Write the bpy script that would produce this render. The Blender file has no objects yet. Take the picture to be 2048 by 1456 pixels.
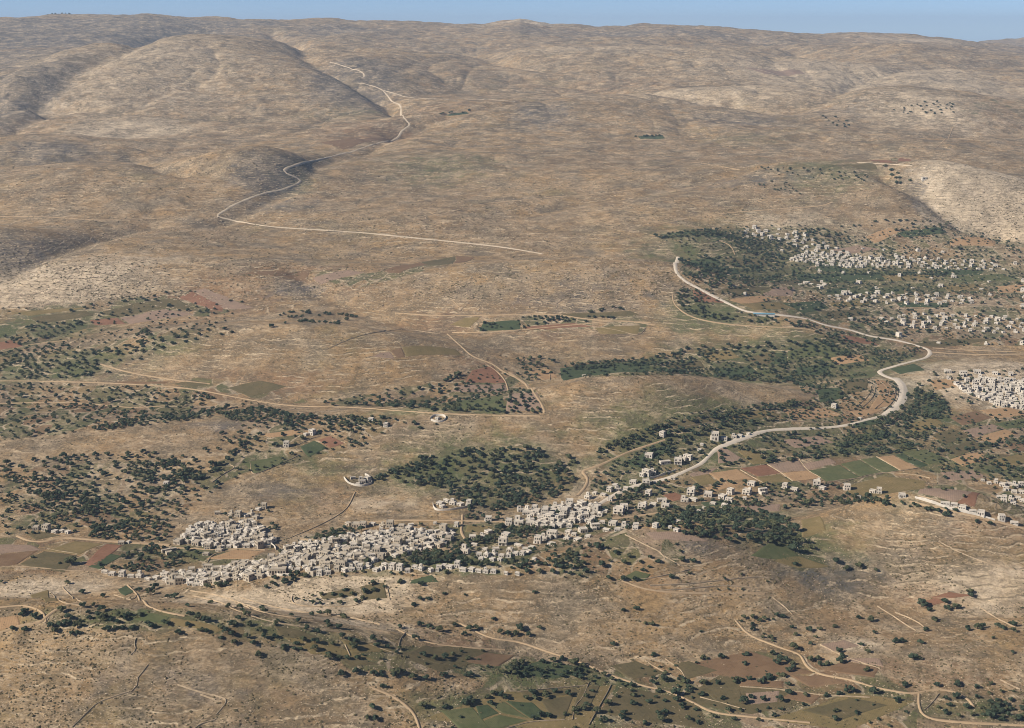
import bpy, math, random
import numpy as np

# ------------------------------------------------------------------ camera, sky, sun, exposure
R = math.radians
sc = bpy.context.scene
col = sc.collection
CAM_H = 530.0
PITCH = R(13.36)
FPX = 1024.0 / math.tan(R(20.0))          # focal length in photo pixels (2048 wide)
cam_d = bpy.data.cameras.new("camera")
cam_d.sensor_width = 36.0
cam_d.lens = 18.0 / math.tan(R(20.0))
cam_d.clip_start = 1.0
cam_d.clip_end = 200000.0
cam = bpy.data.objects.new("camera", cam_d)
cam.location = (0, 0, CAM_H)
cam.rotation_euler = (math.pi / 2 - PITCH, 0, 0)
col.objects.link(cam)
sc.camera = cam

SUN_EL, SUN_AZ = R(34.0), R(-112.0)       # azimuth clockwise from +Y: left of and a little behind the camera
w = bpy.data.worlds.new("World")
sc.world = w
w.use_nodes = True
nt = w.node_tree
sky = nt.nodes.new("ShaderNodeTexSky")
sky.sky_type = 'NISHITA'
sky.sun_disc = False
sky.sun_elevation = SUN_EL
sky.sun_rotation = SUN_AZ
sky.altitude = 8000.0
sky.air_density = 1.0
sky.dust_density = 0.0
sky.ozone_density = 3.0
nt.nodes["Background"].inputs[1].default_value = 0.065
nt.links.new(sky.outputs[0], nt.nodes["Background"].inputs[0])
sl = bpy.data.lights.new("sun", 'SUN')
sl.energy = 4.4
sl.angle = R(0.5)
sl.color = (1.0, 0.90, 0.765)
so = bpy.data.objects.new("sun", sl)
so.rotation_euler = (math.pi / 2 - SUN_EL, 0, -SUN_AZ + math.pi)
so.location = (-500, -200, 900)
col.objects.link(so)
sc.view_settings.view_transform = 'Standard'
sc.view_settings.look = 'None'
sc.view_settings.exposure = 0.70
sc.view_settings.gamma = 1.0
sc.cycles.filter_width = 0.95
sc.cycles.max_bounces = 4
sc.cycles.diffuse_bounces = 2
sc.cycles.volume_bounces = 0

rng = np.random.default_rng(7)
rnd = random.Random(11)

# ------------------------------------------------------------------ noise
def vnoise(x, y, seed=0):
    xi = np.floor(x).astype(np.int64); yi = np.floor(y).astype(np.int64)
    fx = x - xi; fy = y - yi
    fx = fx * fx * fx * (fx * (fx * 6 - 15) + 10); fy = fy * fy * fy * (fy * (fy * 6 - 15) + 10)
    def h(a, b):
        n = (a * 374761393 + b * 668265263 + seed * 1442695041) & 0xFFFFFFFF
        n = ((n ^ (n >> 13)) * 1274126177) & 0xFFFFFFFF
        n = (n ^ (n >> 16)) & 0xFFFFFF
        return n / float(0xFFFFFF) * 2 - 1
    a = h(xi, yi); b = h(xi + 1, yi); c = h(xi, yi + 1); d = h(xi + 1, yi + 1)
    return (a + (b - a) * fx) * (1 - fy) + (c + (d - c) * fx) * fy

def fbm(x, y, wl, octs, seed=0, rough=0.5):
    out = 0; amp = 1.0
    for k in range(octs):
        ang = 0.6 * k + 0.3
        xr = x * math.cos(ang) - y * math.sin(ang); yr = x * math.sin(ang) + y * math.cos(ang)
        out = out + amp * vnoise(xr / wl + 17.3 * k, yr / wl - 9.1 * k, seed + k)
        amp *= rough; wl *= 0.5
    return out

# ------------------------------------------------------------------ the lie of the land
def ray(px, py):
    px = np.asarray(px, float); py = np.asarray(py, float)
    u = (px - 1024) / FPX; v = (728 - py) / FPX
    dy = math.cos(PITCH) + v * math.sin(PITCH)
    dz = -math.sin(PITCH) + v * math.cos(PITCH)
    return u / dy, dz / dy                   # dx/dy and dz/dy

PROF_Y = [-3000, 300, 900, 1150, 1500, 1800, 2200, 2680, 3213, 4200, 5800, 8000, 9000, 10000, 11500, 14000, 20000, 40000]
PROF_Z = [-60, -30, 0, -4, 0, 2, 14, 52, 112, 190, 274, 455, 520, 560, 480, 300, -150, -300]
_rx = [-400, 0, 120, 200, 285, 400, 540, 560, 690, 850, 960, 1040, 1100, 1200, 1320, 1420, 1500, 1600, 1750, 1880, 2048, 2500]
_ry = [34, 30, 27, 26, 25, 33, 37, 38, 36, 45, 46, 36, 46, 49, 46, 46, 55, 63, 67, 70, 96, 110]
_sl, _ = ray(_rx, _ry)
_, _st = ray(_rx, _ry)
def base(x, y):
    z = np.interp(y, PROF_Y, PROF_Z)
    sl = x / np.maximum(y, 300)
    want = CAM_H + 10000 * np.interp(sl, _sl, _st)
    k = np.clip((y - 6800) / 3000, 0, 1); k = k * k * (3 - 2 * k)
    k2 = np.clip((14500 - y) / 4500, 0, 1)
    return z + (want - 560) * k * k2

HILLS = []
def hill(px, py, h, sx, sy, rot=0.0, p=1.0):
    dx, dz = ray(px, py)
    ys = np.geomspace(600, 13000, 6000)
    f = CAM_H + ys * dz - (base(ys * dx, ys) + h)
    i = int(np.argmax(f < 0))
    HILLS.append((float(ys[i] * dx), float(ys[i]), h, sx, sy, R(rot), p))

# foreground
hill(260, 1275, 48, 210, 72, -4)
hill(-150, 1290, 30, 160, 80)
hill(560, 1350, 16, 120, 60)
hill(640, 1158, 18, 90, 45, 8)
hill(860, 1166, 26, 130, 52, -3)
hill(1130, 1190, 22, 110, 60, -8)
hill(1330, 1075, 50, 85, 52, -10)
hill(1480, 1120, 16, 70, 45, -25)
hill(1830, 1024, 54, 105, 60, -6)
hill(2020, 1080, 30, 110, 70, -15)
hill(2010, 1290, 20, 120, 60, 10)
hill(1100, 1245, 10, 150, 60)
# slope above the village and its spurs
hill(700, 850, 20, 180, 70, 3)
hill(980, 850, 24, 150, 75, 0)
hill(1260, 766, 58, 120, 82, -4)
hill(1480, 788, 22, 110, 60, -8)
hill(200, 850, 18, 160, 60, 4)
hill(330, 925, 10, 130, 60)
# middle
hill(560, 668, 60, 165, 100, -3)
hill(330, 690, 22, 150, 80, 6)
hill(790, 720, 24, 110, 70)
hill(1000, 548, 62, 330, 170, -2)
hill(1330, 580, 46, 210, 130, -8)
hill(1560, 668, 24, 90, 60, -10)
hill(1390, 482, 26, 90, 60)
hill(240, 492, 46, 230, 150, 4)
hill(120, 565, 26, 160, 90)
hill(520, 560, 20, 130, 70)
hill(-60, 480, 60, 130, 130)
hill(1000, 440, 30, 380, 150)
hill(300, 335, 70, 320, 230, -6)
hill(520, 350, 46, 120, 120, -20)
hill(1000, 300, 50, 500, 260)
hill(1340, 360, 46, 380, 240)
hill(1720, 345, 66, 230, 180, -8)
hill(1840, 400, 40, 90, 110, -30)
hill(2010, 380, 60, 140, 130, 10)
hill(1560, 430, 24, 240, 80)
hill(1850, 600, 12, 240, 60)
hill(1980, 740, 14, 120, 60)
hill(1720, 775, 14, 50, 45, 40)
# far
hill(330, 88, 170, 430, 650, -8)
hill(190, 170, 70, 300, 420, 0)
hill(640, 150, 90, 260, 380, -20)
hill(60, 195, 60, 130, 240, 20)
hill(0, 110, 70, 380, 500)
hill(1000, 130, 70, 900, 500)
hill(1350, 110, 70, 700, 450)
hill(1500, 190, 60, 600, 350)
hill(1050, 215, 50, 420, 300)
hill(1850, 88, 60, 500, 350)
hill(1850, 200, 60, 420, 320)
hill(60, 270, 40, 200, 200)
hill(1750, 270, 40, 300, 200)

dx_, dz_ = ray(2085, 63)
HILLS.append((float(dx_) * 13200, 13200.0, CAM_H + 13200 * float(dz_) - 372, 620, 500, 0.0, 1.0))

def lay(x, y):
    z = base(x, y)
    for cx, cy, h, sx, sy, rt, p in HILLS:
        dx = x - cx; dy = y - cy
        c, s = math.cos(rt), math.sin(rt)
        a = (dx * c + dy * s) / sx; b = (-dx * s + dy * c) / sy
        z = z + h * np.exp(-0.5 * np.minimum(a * a + b * b, 60))
    return z
GULLIES = []
def gully(pts, depth, wd):
    q = []
    for (x0, y0), (x1, y1) in zip(pts[:-1], pts[1:]):
        for k in range(6): q.append((x0 + (x1 - x0) * k / 6, y0 + (y1 - y0) * k / 6))
    q.append(pts[-1]); w_ = []
    for px, py in q:
        dx, dz = ray(px, py); ys = np.geomspace(600, 13000, 2500)
        f = CAM_H + ys * dz - lay(ys * dx, ys); i = int(np.argmax(f < 0))
        w_.append((float(ys[i] * dx), float(ys[i])))
    GULLIES.append((np.array(w_), depth, wd))
gully([(-40, 195), (20, 178), (60, 160), (105, 178)], 60, 90)
gully([(105, 178), (60, 215), (20, 250), (-40, 262)], 40, 80)
gully([(-40, 318), (60, 318), (150, 312), (260, 306), (330, 330), (420, 335)], 26, 50)
gully([(90, 150), (200, 95), (310, 62), (420, 58)], 70, 130)
gully([(660, 122), (715, 160), (770, 196), (800, 225)], 45, 60)
gully([(435, 436), (520, 395), (590, 360), (640, 322), (720, 300), (800, 268)], 26, 55)
gully([(800, 268), (900, 235), (1000, 210), (1100, 190)], 24, 60)
gully([(1770, 335), (1850, 372), (1890, 405), (1930, 435), (2000, 455)], 40, 42)
gully([(-40, 555), (20, 535), (70, 505), (160, 470), (300, 440)], 30, 60)
gully([(590, 540), (640, 580), (720, 612), (820, 640), (900, 650)], 14, 40)
gully([(1000, 425), (1150, 392), (1300, 372), (1480, 330)], 20, 60)
gully([(1050, 150), (1200, 168), (1400, 190), (1560, 200)], 30, 80)
gully([(1560, 205), (1700, 165), (1850, 135), (2060, 120)], 34, 90)
gully([(1600, 270), (1750, 262), (1900, 265), (2060, 245)], 22, 60)
gully([(540, 60), (600, 95), (660, 122)], 50, 90)
gully([(820, 95), (960, 105), (1100, 130)], 40, 100)
gully([(1480, 70), (1600, 95), (1700, 120)], 40, 100)

def height(x, y):
    z = base(x, y)
    for cx, cy, h, sx, sy, rt, p in HILLS:
        dx = x - cx; dy = y - cy
        m = (np.abs(dx) < 4.2 * max(sx, sy)) & (np.abs(dy) < 4.2 * max(sx, sy))
        if not m.any(): continue
        c, s = math.cos(rt), math.sin(rt)
        a = (dx[m] * c + dy[m] * s) / sx; b = (-dx[m] * s + dy[m] * c) / sy
        z[m] += h * np.exp(-0.5 * (a * a + b * b))
    for w_, dep, wd in GULLIES:
        lo = w_.min(0) - 3.5 * wd; hi = w_.max(0) + 3.5 * wd
        m = np.nonzero((x > lo[0]) & (x < hi[0]) & (y > lo[1]) & (y < hi[1]))[0]
        if not len(m): continue
        best = np.full(len(m), 1e9)
        for a, b in zip(w_[:-1], w_[1:]):
            ab = b - a; L2 = float(ab @ ab) + 1e-6
            t = np.clip(((x[m] - a[0]) * ab[0] + (y[m] - a[1]) * ab[1]) / L2, 0, 1)
            best = np.minimum(best, (x[m] - a[0] - t * ab[0]) ** 2 + (y[m] - a[1] - t * ab[1]) ** 2)
        z[m] -= dep * np.exp(-np.sqrt(best + (0.25 * wd) ** 2) / (0.75 * wd)) * 1.2
    far = np.clip((y - 2500) / 5000, 0, 1)
    far2 = np.clip((y - 7200) / 1800, 0, 1)
    z += fbm(x, y, 260, 3, 3) * (2.6 + 7 * far)
    z += fbm(x, y, 900, 3, 21) * (2 + 26 * far * (1 - 0.75 * far2))
    up = np.clip((y - 2300) / 2500, 0, 1)
    wx = x + 120 * vnoise(x / 420, y / 420, 71); wy = y + 120 * vnoise(x / 420, y / 420, 72)
    for wl, am, sd in ((760, 15, 51), (340, 7, 52), (150, 3.5, 53)):
        r_ = 1 - np.abs(vnoise(wx / wl, wy / wl, sd)) * 2.2
        z -= am * up * np.clip(r_, 0, 1) ** 2 * (1 - 0.5 * far2)
    z += fbm(x, y, 330, 4, 44, 0.6) * 7 * far2
    z += fbm(x, y, 45, 3, 33) * (0.45 + 1.6 * far)
    return z

# terrain grid: rows of growing distance, columns by bearing
AZ = np.concatenate([np.linspace(R(-46), R(-24), 120, endpoint=False), np.linspace(R(-24), R(24), 980, endpoint=False), np.linspace(R(24), R(46), 121)])
RR = np.concatenate([np.geomspace(60, 820, 60, endpoint=False), np.geomspace(820, 12500, 960, endpoint=False), np.geomspace(12500, 24000, 30)])
GX = RR[:, None] * np.sin(AZ)[None, :]
GY = RR[:, None] * np.cos(AZ)[None, :]
GZ = height(GX.ravel().copy(), GY.ravel().copy()).reshape(GX.shape)
AZI = np.arange(len(AZ)); RRI = np.arange(len(RR)); LRR = np.log(RR)

def gz(x, y):
    """height of the built ground sheet at x, y"""
    x = np.asarray(x, float); y = np.asarray(y, float)
    a = np.interp(np.arctan2(x, y), AZ, AZI); r = np.interp(np.hypot(x, y), RR, RRI)
    a0 = np.clip(a.astype(int), 0, len(AZ) - 2); r0 = np.clip(r.astype(int), 0, len(RR) - 2)
    fa = a - a0; fr = r - r0
    return (GZ[r0, a0] * (1 - fa) + GZ[r0, a0 + 1] * fa) * (1 - fr) + (GZ[r0 + 1, a0] * (1 - fa) + GZ[r0 + 1, a0 + 1] * fa) * fr

def P(px, py):
    """the place on the ground that the photograph shows at px, py"""
    px = np.atleast_1d(np.asarray(px, float)); py = np.atleast_1d(np.asarray(py, float))
    out = np.zeros((len(px), 3))
    for s in range(0, len(px), 2000):
        dx, dz = ray(px[s:s + 2000], py[s:s + 2000])
        az = np.arctan(dx)
        a = np.interp(az, AZ, AZI); a0 = np.clip(a.astype(int), 0, len(AZ) - 2); fa = a - a0
        prof = GZ[:, a0] * (1 - fa) + GZ[:, a0 + 1] * fa            # rows x n
        rayz = CAM_H + RR[:, None] * np.cos(az)[None, :] * dz[None, :]
        under = (rayz < prof) & (RR[:, None] > 300)
        i = np.where(under.any(axis=0), np.argmax(under, axis=0), len(RR) - 30)
        i = np.maximum(i, 1)
        n = np.arange(len(i))
        d0 = rayz[i - 1, n] - prof[i - 1, n]; d1 = rayz[i, n] - prof[i, n]
        t = np.clip(d0 / np.where(np.abs(d0 - d1) < 1e-9, 1e-9, d0 - d1), 0, 1)
        r = RR[i - 1] + (RR[i] - RR[i - 1]) * t
        out[s:s + 2000, 0] = r * np.sin(az); out[s:s + 2000, 1] = r * np.cos(az)
    out[:, 2] = gz(out[:, 0], out[:, 1])
    return out

def pix(p):
    """photo pixel of a world point (only used to sort and to name things)"""
    y = p[:, 1]; z = p[:, 2] - CAM_H
    d = y * math.cos(PITCH) - z * math.sin(PITCH)
    v = y * math.sin(PITCH) + z * math.cos(PITCH)
    return 1024 + FPX * p[:, 0] / d, 728 - FPX * v / d

# ------------------------------------------------------------------ object helpers
def tag(o, label=None, cat=None, group=None, kind=None):
    if label: o["label"] = label
    if cat: o["category"] = cat
    if group: o["group"] = group
    if kind: o["kind"] = kind
    return o

def mesh_np(name, verts, faces, mats, smooth=False, mat_idx=None):
    """faces: int array n x 4 (or n x 3)"""
    me = bpy.data.meshes.new(name)
    verts = np.asarray(verts, np.float32); faces = np.asarray(faces, np.int32)
    k = faces.shape[1]
    me.vertices.add(len(verts)); me.vertices.foreach_set("co", verts.ravel())
    me.loops.add(faces.size); me.loops.foreach_set("vertex_index", faces.ravel())
    me.polygons.add(len(faces))
    me.polygons.foreach_set("loop_start", np.arange(0, faces.size, k, dtype=np.int32))
    me.polygons.foreach_set("loop_total", np.full(len(faces), k, np.int32))
    if mat_idx is not None: me.polygons.foreach_set("material_index", np.asarray(mat_idx, np.int32))
    me.polygons.foreach_set("use_smooth", np.full(len(faces), smooth, bool))
    for m in (mats if isinstance(mats, (list, tuple)) else [mats]): me.materials.append(m)
    me.update(); me.validate()
    return me

def link(name, me, parent=None, loc=(0, 0, 0)):
    o = bpy.data.objects.new(name, me)
    col.objects.link(o)
    o.location = loc
    if parent: o.parent = parent
    return o

# ------------------------------------------------------------------ materials
def new_mat(name):
    m = bpy.data.materials.new(name); m.use_nodes = True
    n = m.node_tree.nodes; b = n["Principled BSDF"]
    b.inputs["Roughness"].default_value = 0.95
    b.inputs["Specular IOR Level"].default_value = 0.1
    return m, m.node_tree, b

class N:
    """tiny node-graph builder"""
    def __init__(s, t): s.t = t
    def n(s, kind, **kw):
        x = s.t.nodes.new(kind)
        for k, v in kw.items(): setattr(x, k, v)
        return x
    def set(s, sock, v):
        if isinstance(v, bpy.types.NodeSocket): s.t.links.new(v, sock)
        else: sock.default_value = v
    def math(s, op, a, b=0.5, c=None, clamp=False):
        x = s.n("ShaderNodeMath", operation=op, use_clamp=clamp)
        s.set(x.inputs[0], a); s.set(x.inputs[1], b)
        if c is not None: s.set(x.inputs[2], c)
        return x.outputs[0]
    def noise(s, vec, scale, detail=4.0, rough=0.55, dist=0.0):
        x = s.n("ShaderNodeTexNoise")
        s.set(x.inputs["Vector"], vec); x.inputs["Scale"].default_value = scale
        x.inputs["Detail"].default_value = detail; x.inputs["Roughness"].default_value = rough
        x.inputs["Distortion"].default_value = dist
        return x.outputs["Fac"]
    def smooth(s, v, lo, hi):
        x = s.n("ShaderNodeMapRange", interpolation_type='SMOOTHSTEP')
        s.set(x.inputs[0], v); s.set(x.inputs[1], lo); s.set(x.inputs[2], hi)
        return x.outputs[0]
    def mix(s, f, a, b):
        x = s.n("ShaderNodeMix", data_type='RGBA')
        s.set(x.inputs[0], f)
        s.set(x.inputs[6], a if isinstance(a, bpy.types.NodeSocket) else (*a, 1)); s.set(x.inputs[7], b if isinstance(b, bpy.types.NodeSocket) else (*b, 1))
        return x.outputs[2]
    def pos(s, sx=1.0, sy=1.0, sz=1.0):
        g = s.n("ShaderNodeNewGeometry")
        x = s.n("ShaderNodeVectorMath", operation='MULTIPLY')
        s.set(x.inputs[0], g.outputs["Position"]); x.inputs[1].default_value = (sx, sy, sz)
        return x.outputs[0]
    def attr(s, name):
        x = s.n("ShaderNodeAttribute", attribute_name=name)
        return x.outputs["Fac"]

def ground_material():
    m, t, b = new_mat("limestone hillside")
    g = N(t)
    p = g.pos()
    big = g.noise(p, 1 / 420, 4, 0.55)
    mid = g.noise(p, 1 / 70, 5, 0.6)
    colr = g.mix(g.smooth(big, 0.38, 0.64), (0.258, 0.183, 0.110), (0.325, 0.224, 0.122))
    colr = g.mix(g.smooth(mid, 0.42, 0.66), colr, (0.182, 0.147, 0.104))
    dry = g.noise(p, 1 / 110, 5, 0.65)
    colr = g.mix(g.math('MULTIPLY', g.smooth(dry, 0.54, 0.70), 0.65), colr, (0.350, 0.232, 0.120))
    oliv = g.noise(p, 1 / 160, 5, 0.65, 0.4)
    colr = g.mix(g.math('MULTIPLY', g.smooth(oliv, 0.55, 0.70), 0.55), colr, (0.195, 0.165, 0.085))
    soil, green, pale, dark = g.attr("soil"), g.attr("green"), g.attr("pale"), g.attr("dark")
    patch = g.noise(p, 1 / 26, 4, 0.6)
    def amount(a, k=0.9):   # an area's tone, broken up by patches
        q = g.math('ADD', g.math('MULTIPLY', a, 1.25), g.math('MULTIPLY', g.math('SUBTRACT', patch, 0.5), 1.3))
        return g.math('MULTIPLY', g.smooth(q, 0.25, 0.85), k)
    colr = g.mix(amount(soil, 0.6), colr, (0.245, 0.150, 0.090))
    colr = g.mix(amount(green), colr, (0.108, 0.120, 0.056))
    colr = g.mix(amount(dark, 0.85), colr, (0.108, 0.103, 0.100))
    colr = g.mix(amount(pale, 0.82), colr, (0.60, 0.505, 0.385))
    # small tilled plots in the valley floors, each its own tone, with pale borders
    farm = g.attr("farm")
    fq = g.math('ADD', farm, g.math('MULTIPLY', g.math('SUBTRACT', patch, 0.5), 0.7))
    fm = g.smooth(fq, 0.42, 0.58)
    warp = g.n("ShaderNodeTexNoise"); t.links.new(p, warp.inputs["Vector"]); warp.inputs["Scale"].default_value = 1 / 60; warp.inputs["Detail"].default_value = 3
    wv = g.n("ShaderNodeVectorMath", operation='MULTIPLY_ADD'); t.links.new(warp.outputs["Color"], wv.inputs[0]); wv.inputs[1].default_value = (34, 34, 0); t.links.new(g.pos(1, 0.62, 0), wv.inputs[2])
    vc = g.n("ShaderNodeTexVoronoi"); vc.inputs["Scale"].default_value = 1 / 30.0; t.links.new(wv.outputs[0], vc.inputs["Vector"])
    ve = g.n("ShaderNodeTexVoronoi", feature='DISTANCE_TO_EDGE'); ve.inputs["Scale"].default_value = 1 / 30.0; t.links.new(wv.outputs[0], ve.inputs["Vector"])
    sp = g.n("ShaderNodeSeparateColor"); t.links.new(vc.outputs["Color"], sp.inputs[0])
    ramp = g.n("ShaderNodeValToRGB"); t.links.new(sp.outputs[0], ramp.inputs[0]); ramp.color_ramp.interpolation = 'CONSTANT'
    els = [(0.0, (0.330, 0.225, 0.130)), (0.2, (0.205, 0.130, 0.080)), (0.33, (0.130, 0.128, 0.060)), (0.50, (0.250, 0.185, 0.105)), (0.62, (0.080, 0.098, 0.046)), (0.78, (0.105, 0.112, 0.052)), (0.9, (0.290, 0.215, 0.150))]
    for i, (po, c_) in enumerate(els):
        e_ = ramp.color_ramp.elements[i] if i < 2 else ramp.color_ramp.elements.new(po)
        e_.position = po; e_.color = (*c_, 1)
    plot = g.mix(g.math('MULTIPLY', g.smooth(g.noise(p, 1 / 9, 5, 0.7), 0.42, 0.62), 0.55), ramp.outputs[0], (0.150, 0.128, 0.078))
    plot = g.mix(g.math('MULTIPLY', g.smooth(ve.outputs["Distance"], 0.055, 0.02), g.smooth(g.noise(p, 1 / 40, 3, 0.6), 0.42, 0.52)), plot, (0.40, 0.33, 0.24))
    plot = g.mix(amount(green, 0.80), plot, (0.088, 0.104, 0.048))
    colr = g.mix(g.math('MULTIPLY', fm, 0.88), colr, plot)
    # limestone ledges: pale courses that follow the contours, curling rock edges and the cracks below them
    ps = g.pos(1, 1, 4.5)
    led = g.noise(ps, 1 / 15, 6, 0.68, 0.5)
    led2 = g.noise(ps, 1 / 5.0, 5, 0.65, 0.4)
    rocky = g.noise(p, 1 / 85, 4, 0.6)
    rockiness = g.math('ADD', g.math('MULTIPLY', g.math('SUBTRACT', rocky, 0.5), 0.45), g.math('MULTIPLY', pale, 0.10))
    less = g.math('ADD', g.math('MULTIPLY', g.math('ADD', soil, green), -0.04), g.math('MULTIPLY', fm, -0.07))
    off = g.math('ADD', rockiness, less)
    r1 = g.smooth(g.math('ADD', led, off), 0.55, 0.63)
    r2 = g.smooth(g.math('ADD', led2, off), 0.56, 0.64)
    def strokes(scale, wd, seed, az=4.0):
        mp = g.n("ShaderNodeVectorMath", operation='ADD'); t.links.new(g.pos(1, 1, az), mp.inputs[0]); mp.inputs[1].default_value = (seed * 91.7, seed * 37.1, seed * 13.3)
        x = g.noise(mp.outputs[0], scale, 3, 0.62, 0.8)
        e = g.math('ABSOLUTE', g.math('SUBTRACT', x, 0.5))
        return g.smooth(e, wd, wd * 0.25)
    s1 = strokes(1 / 13, 0.060, 1); s2 = strokes(1 / 30, 0.045, 2); s3 = strokes(1 / 85, 0.028, 3, 4.0)
    coarse = g.attr("coarse")
    s4 = g.math('MULTIPLY', g.math('MAXIMUM', strokes(1 / 60, 0.050, 7, 3.0), strokes(1 / 150, 0.040, 8, 2.0)), coarse)
    gate = g.smooth(g.math('ADD', g.noise(p, 1 / 37, 4, 0.6), off), 0.40, 0.60)
    pal = g.math('MULTIPLY', g.math('MAXIMUM', g.math('MAXIMUM', g.math('MULTIPLY', s1, 0.6), g.math('MULTIPLY', s2, 0.8)), g.math('MAXIMUM', g.math('MULTIPLY', s3, 0.8), s4)), gate)
    rock = g.math('MAXIMUM', g.math('MAXIMUM', g.math('MULTIPLY', r1, 0.45), g.math('MULTIPLY', r2, 0.6)), pal)
    colr = g.mix(g.math('MULTIPLY', rock, 0.72), colr, (0.47, 0.375, 0.262))
    # low dark scrub and cracks
    sv = g.n("ShaderNodeTexVoronoi"); sv.inputs["Scale"].default_value = 1 / 5.0; sv.inputs["Randomness"].default_value = 1.0
    t.links.new(p, sv.inputs["Vector"])
    cover = g.noise(p, 1 / 48, 5, 0.65)
    scr = g.math('MULTIPLY', g.smooth(sv.outputs["Distance"], 0.50, 0.25), g.smooth(cover, 0.42, 0.60))
    crack = g.smooth(g.noise(ps, 1 / 7.0, 5, 0.72, 0.6), 0.46, 0.37)
    crack2 = g.smooth(g.noise(ps, 1 / 30.0, 6, 0.74, 0.6), 0.43, 0.33)
    d1 = g.math('MULTIPLY', g.math('MAXIMUM', strokes(1 / 15, 0.055, 5), strokes(1 / 38, 0.040, 6)), g.smooth(cover, 0.40, 0.62))
    s5 = g.math('MULTIPLY', g.math('MAXIMUM', strokes(1 / 70, 0.045, 9, 3.0), strokes(1 / 170, 0.036, 10, 2.0)), coarse)
    s5 = g.math('MULTIPLY', s5, g.smooth(g.noise(p, 1 / 130, 4, 0.6), 0.42, 0.58))
    d1 = g.math('MAXIMUM', d1, s5)
    dk = g.math('MAXIMUM', g.math('MULTIPLY', scr, 0.62), g.math('MULTIPLY', crack, 0.62))
    dk = g.math('MAXIMUM', dk, g.math('MAXIMUM', g.math('MULTIPLY', d1, 0.75), g.math('MULTIPLY', crack2, 0.6)))
    # old terrace lines along the contours, a pale riser with a dark foot
    gn = g.n("ShaderNodeNewGeometry"); sx = g.n("ShaderNodeSeparateXYZ"); t.links.new(gn.outputs["Position"], sx.inputs[0])
    sn = g.n("ShaderNodeSeparateXYZ"); t.links.new(gn.outputs["True Normal"], sn.inputs[0])
    zz = g.math('ADD', g.math('MULTIPLY', sx.outputs[2], 1 / 5.2), g.math('MULTIPLY', g.noise(p, 1 / 45, 4, 0.6), 2.4))
    fr = g.math('FRACT', zz)
    steep = g.smooth(sn.outputs[2], 0.998, 0.988)
    tg = g.math('MULTIPLY', steep, g.math('MULTIPLY', g.smooth(g.math('ADD', g.noise(p, 1 / 95, 4, 0.65), g.math('MULTIPLY', pale, 0.25)), 0.42, 0.54), g.smooth(g.noise(p, 1 / 17, 3, 0.6), 0.40, 0.55)))
    riser = g.math('MULTIPLY', g.smooth(g.math('ABSOLUTE', g.math('SUBTRACT', fr, 0.40)), 0.12, 0.05), tg)
    foot = g.math('MULTIPLY', g.smooth(g.math('ABSOLUTE', g.math('SUBTRACT', fr, 0.60)), 0.12, 0.05), tg)
    colr = g.mix(g.math('MULTIPLY', riser, 0.85), colr, (0.50, 0.405, 0.285))
    dk = g.math('MAXIMUM', dk, g.math('MULTIPLY', foot, 0.75))
    colr = g.mix(g.math('MULTIPLY', dk, 0.88), colr, (0.105, 0.088, 0.060))
    # stony grain at every size from clods to outcrops
    gr = g.noise(g.pos(1, 1, 2.0), 1 / 14, 7, 0.88, 0.3)
    gr2 = g.noise(g.pos(1, 0.8, 1.5), 1 / 70, 7, 0.86, 0.3)
    gsum = g.math('ADD', g.math('MULTIPLY', g.math('SUBTRACT', gr, 0.5), 2.3), g.math('MULTIPLY', g.math('MULTIPLY', g.math('SUBTRACT', gr2, 0.5), 2.2), g.math('ADD', 0.25, g.math('MULTIPLY', coarse, 0.75))))
    hv = g.n("ShaderNodeHueSaturation"); t.links.new(colr, hv.inputs["Color"])
    t.links.new(g.math('MAXIMUM', 0.35, g.math('MINIMUM', 1.5, g.math('ADD', 0.95, g.math('MULTIPLY', gsum, g.math('SUBTRACT', 1.0, g.math('MULTIPLY', fm, 0.6)))))), hv.inputs["Value"])
    hv.inputs["Saturation"].default_value = 1.07
    colr = hv.outputs[0]
    t.links.new(colr, b.inputs["Base Color"])
    bn = g.n("ShaderNodeBump"); bn.inputs["Strength"].default_value = 0.9; bn.inputs["Distance"].default_value = 2.2
    hsum = g.math('ADD', g.math('MULTIPLY', led, 1.4), g.math('MULTIPLY', led2, 0.5))
    t.links.new(hsum, bn.inputs["Height"]); t.links.new(bn.outputs[0], b.inputs["Normal"])
    return m

def soil_material(name, c1, c2, rows=0.0, ang=0.0, contrast=1.0):
    """tilled or cropped ground with furrows"""
    m, t, b = new_mat(name); g = N(t); p = g.pos()
    a = g.noise(p, 1 / 18, 5, 0.6); c = g.noise(p, 1 / 3.2, 4, 0.65)
    colr = g.mix(g.smooth(a, 0.35, 0.68), c1, c2)
    dk = tuple(x * 0.62 for x in c1)
    colr = g.mix(g.math('MULTIPLY', g.smooth(c, 0.5, 0.66), 0.5 * contrast), colr, dk)
    if rows:
        mp = g.n("ShaderNodeMapping"); mp.inputs["Rotation"].default_value = (0, 0, ang); t.links.new(p, mp.inputs[0])
        wv = g.n("ShaderNodeTexWave", wave_type='BANDS', bands_direction='X')
        t.links.new(mp.outputs[0], wv.inputs[0]); wv.inputs["Scale"].default_value = 1 / rows
        wv.inputs["Distortion"].default_value = 2.5; wv.inputs["Detail"].default_value = 2
        colr = g.mix(g.math('MULTIPLY', wv.outputs["Fac"], 0.35), colr, tuple(x * 0.55 for x in c2))
    pl = g.noise(p, 1 / 9, 5, 0.7)
    colr = g.mix(g.math('MULTIPLY', g.smooth(pl, 0.64, 0.74), 0.5), colr, (0.36, 0.29, 0.2))
    t.links.new(colr, b.inputs["Base Color"])
    return m

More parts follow.
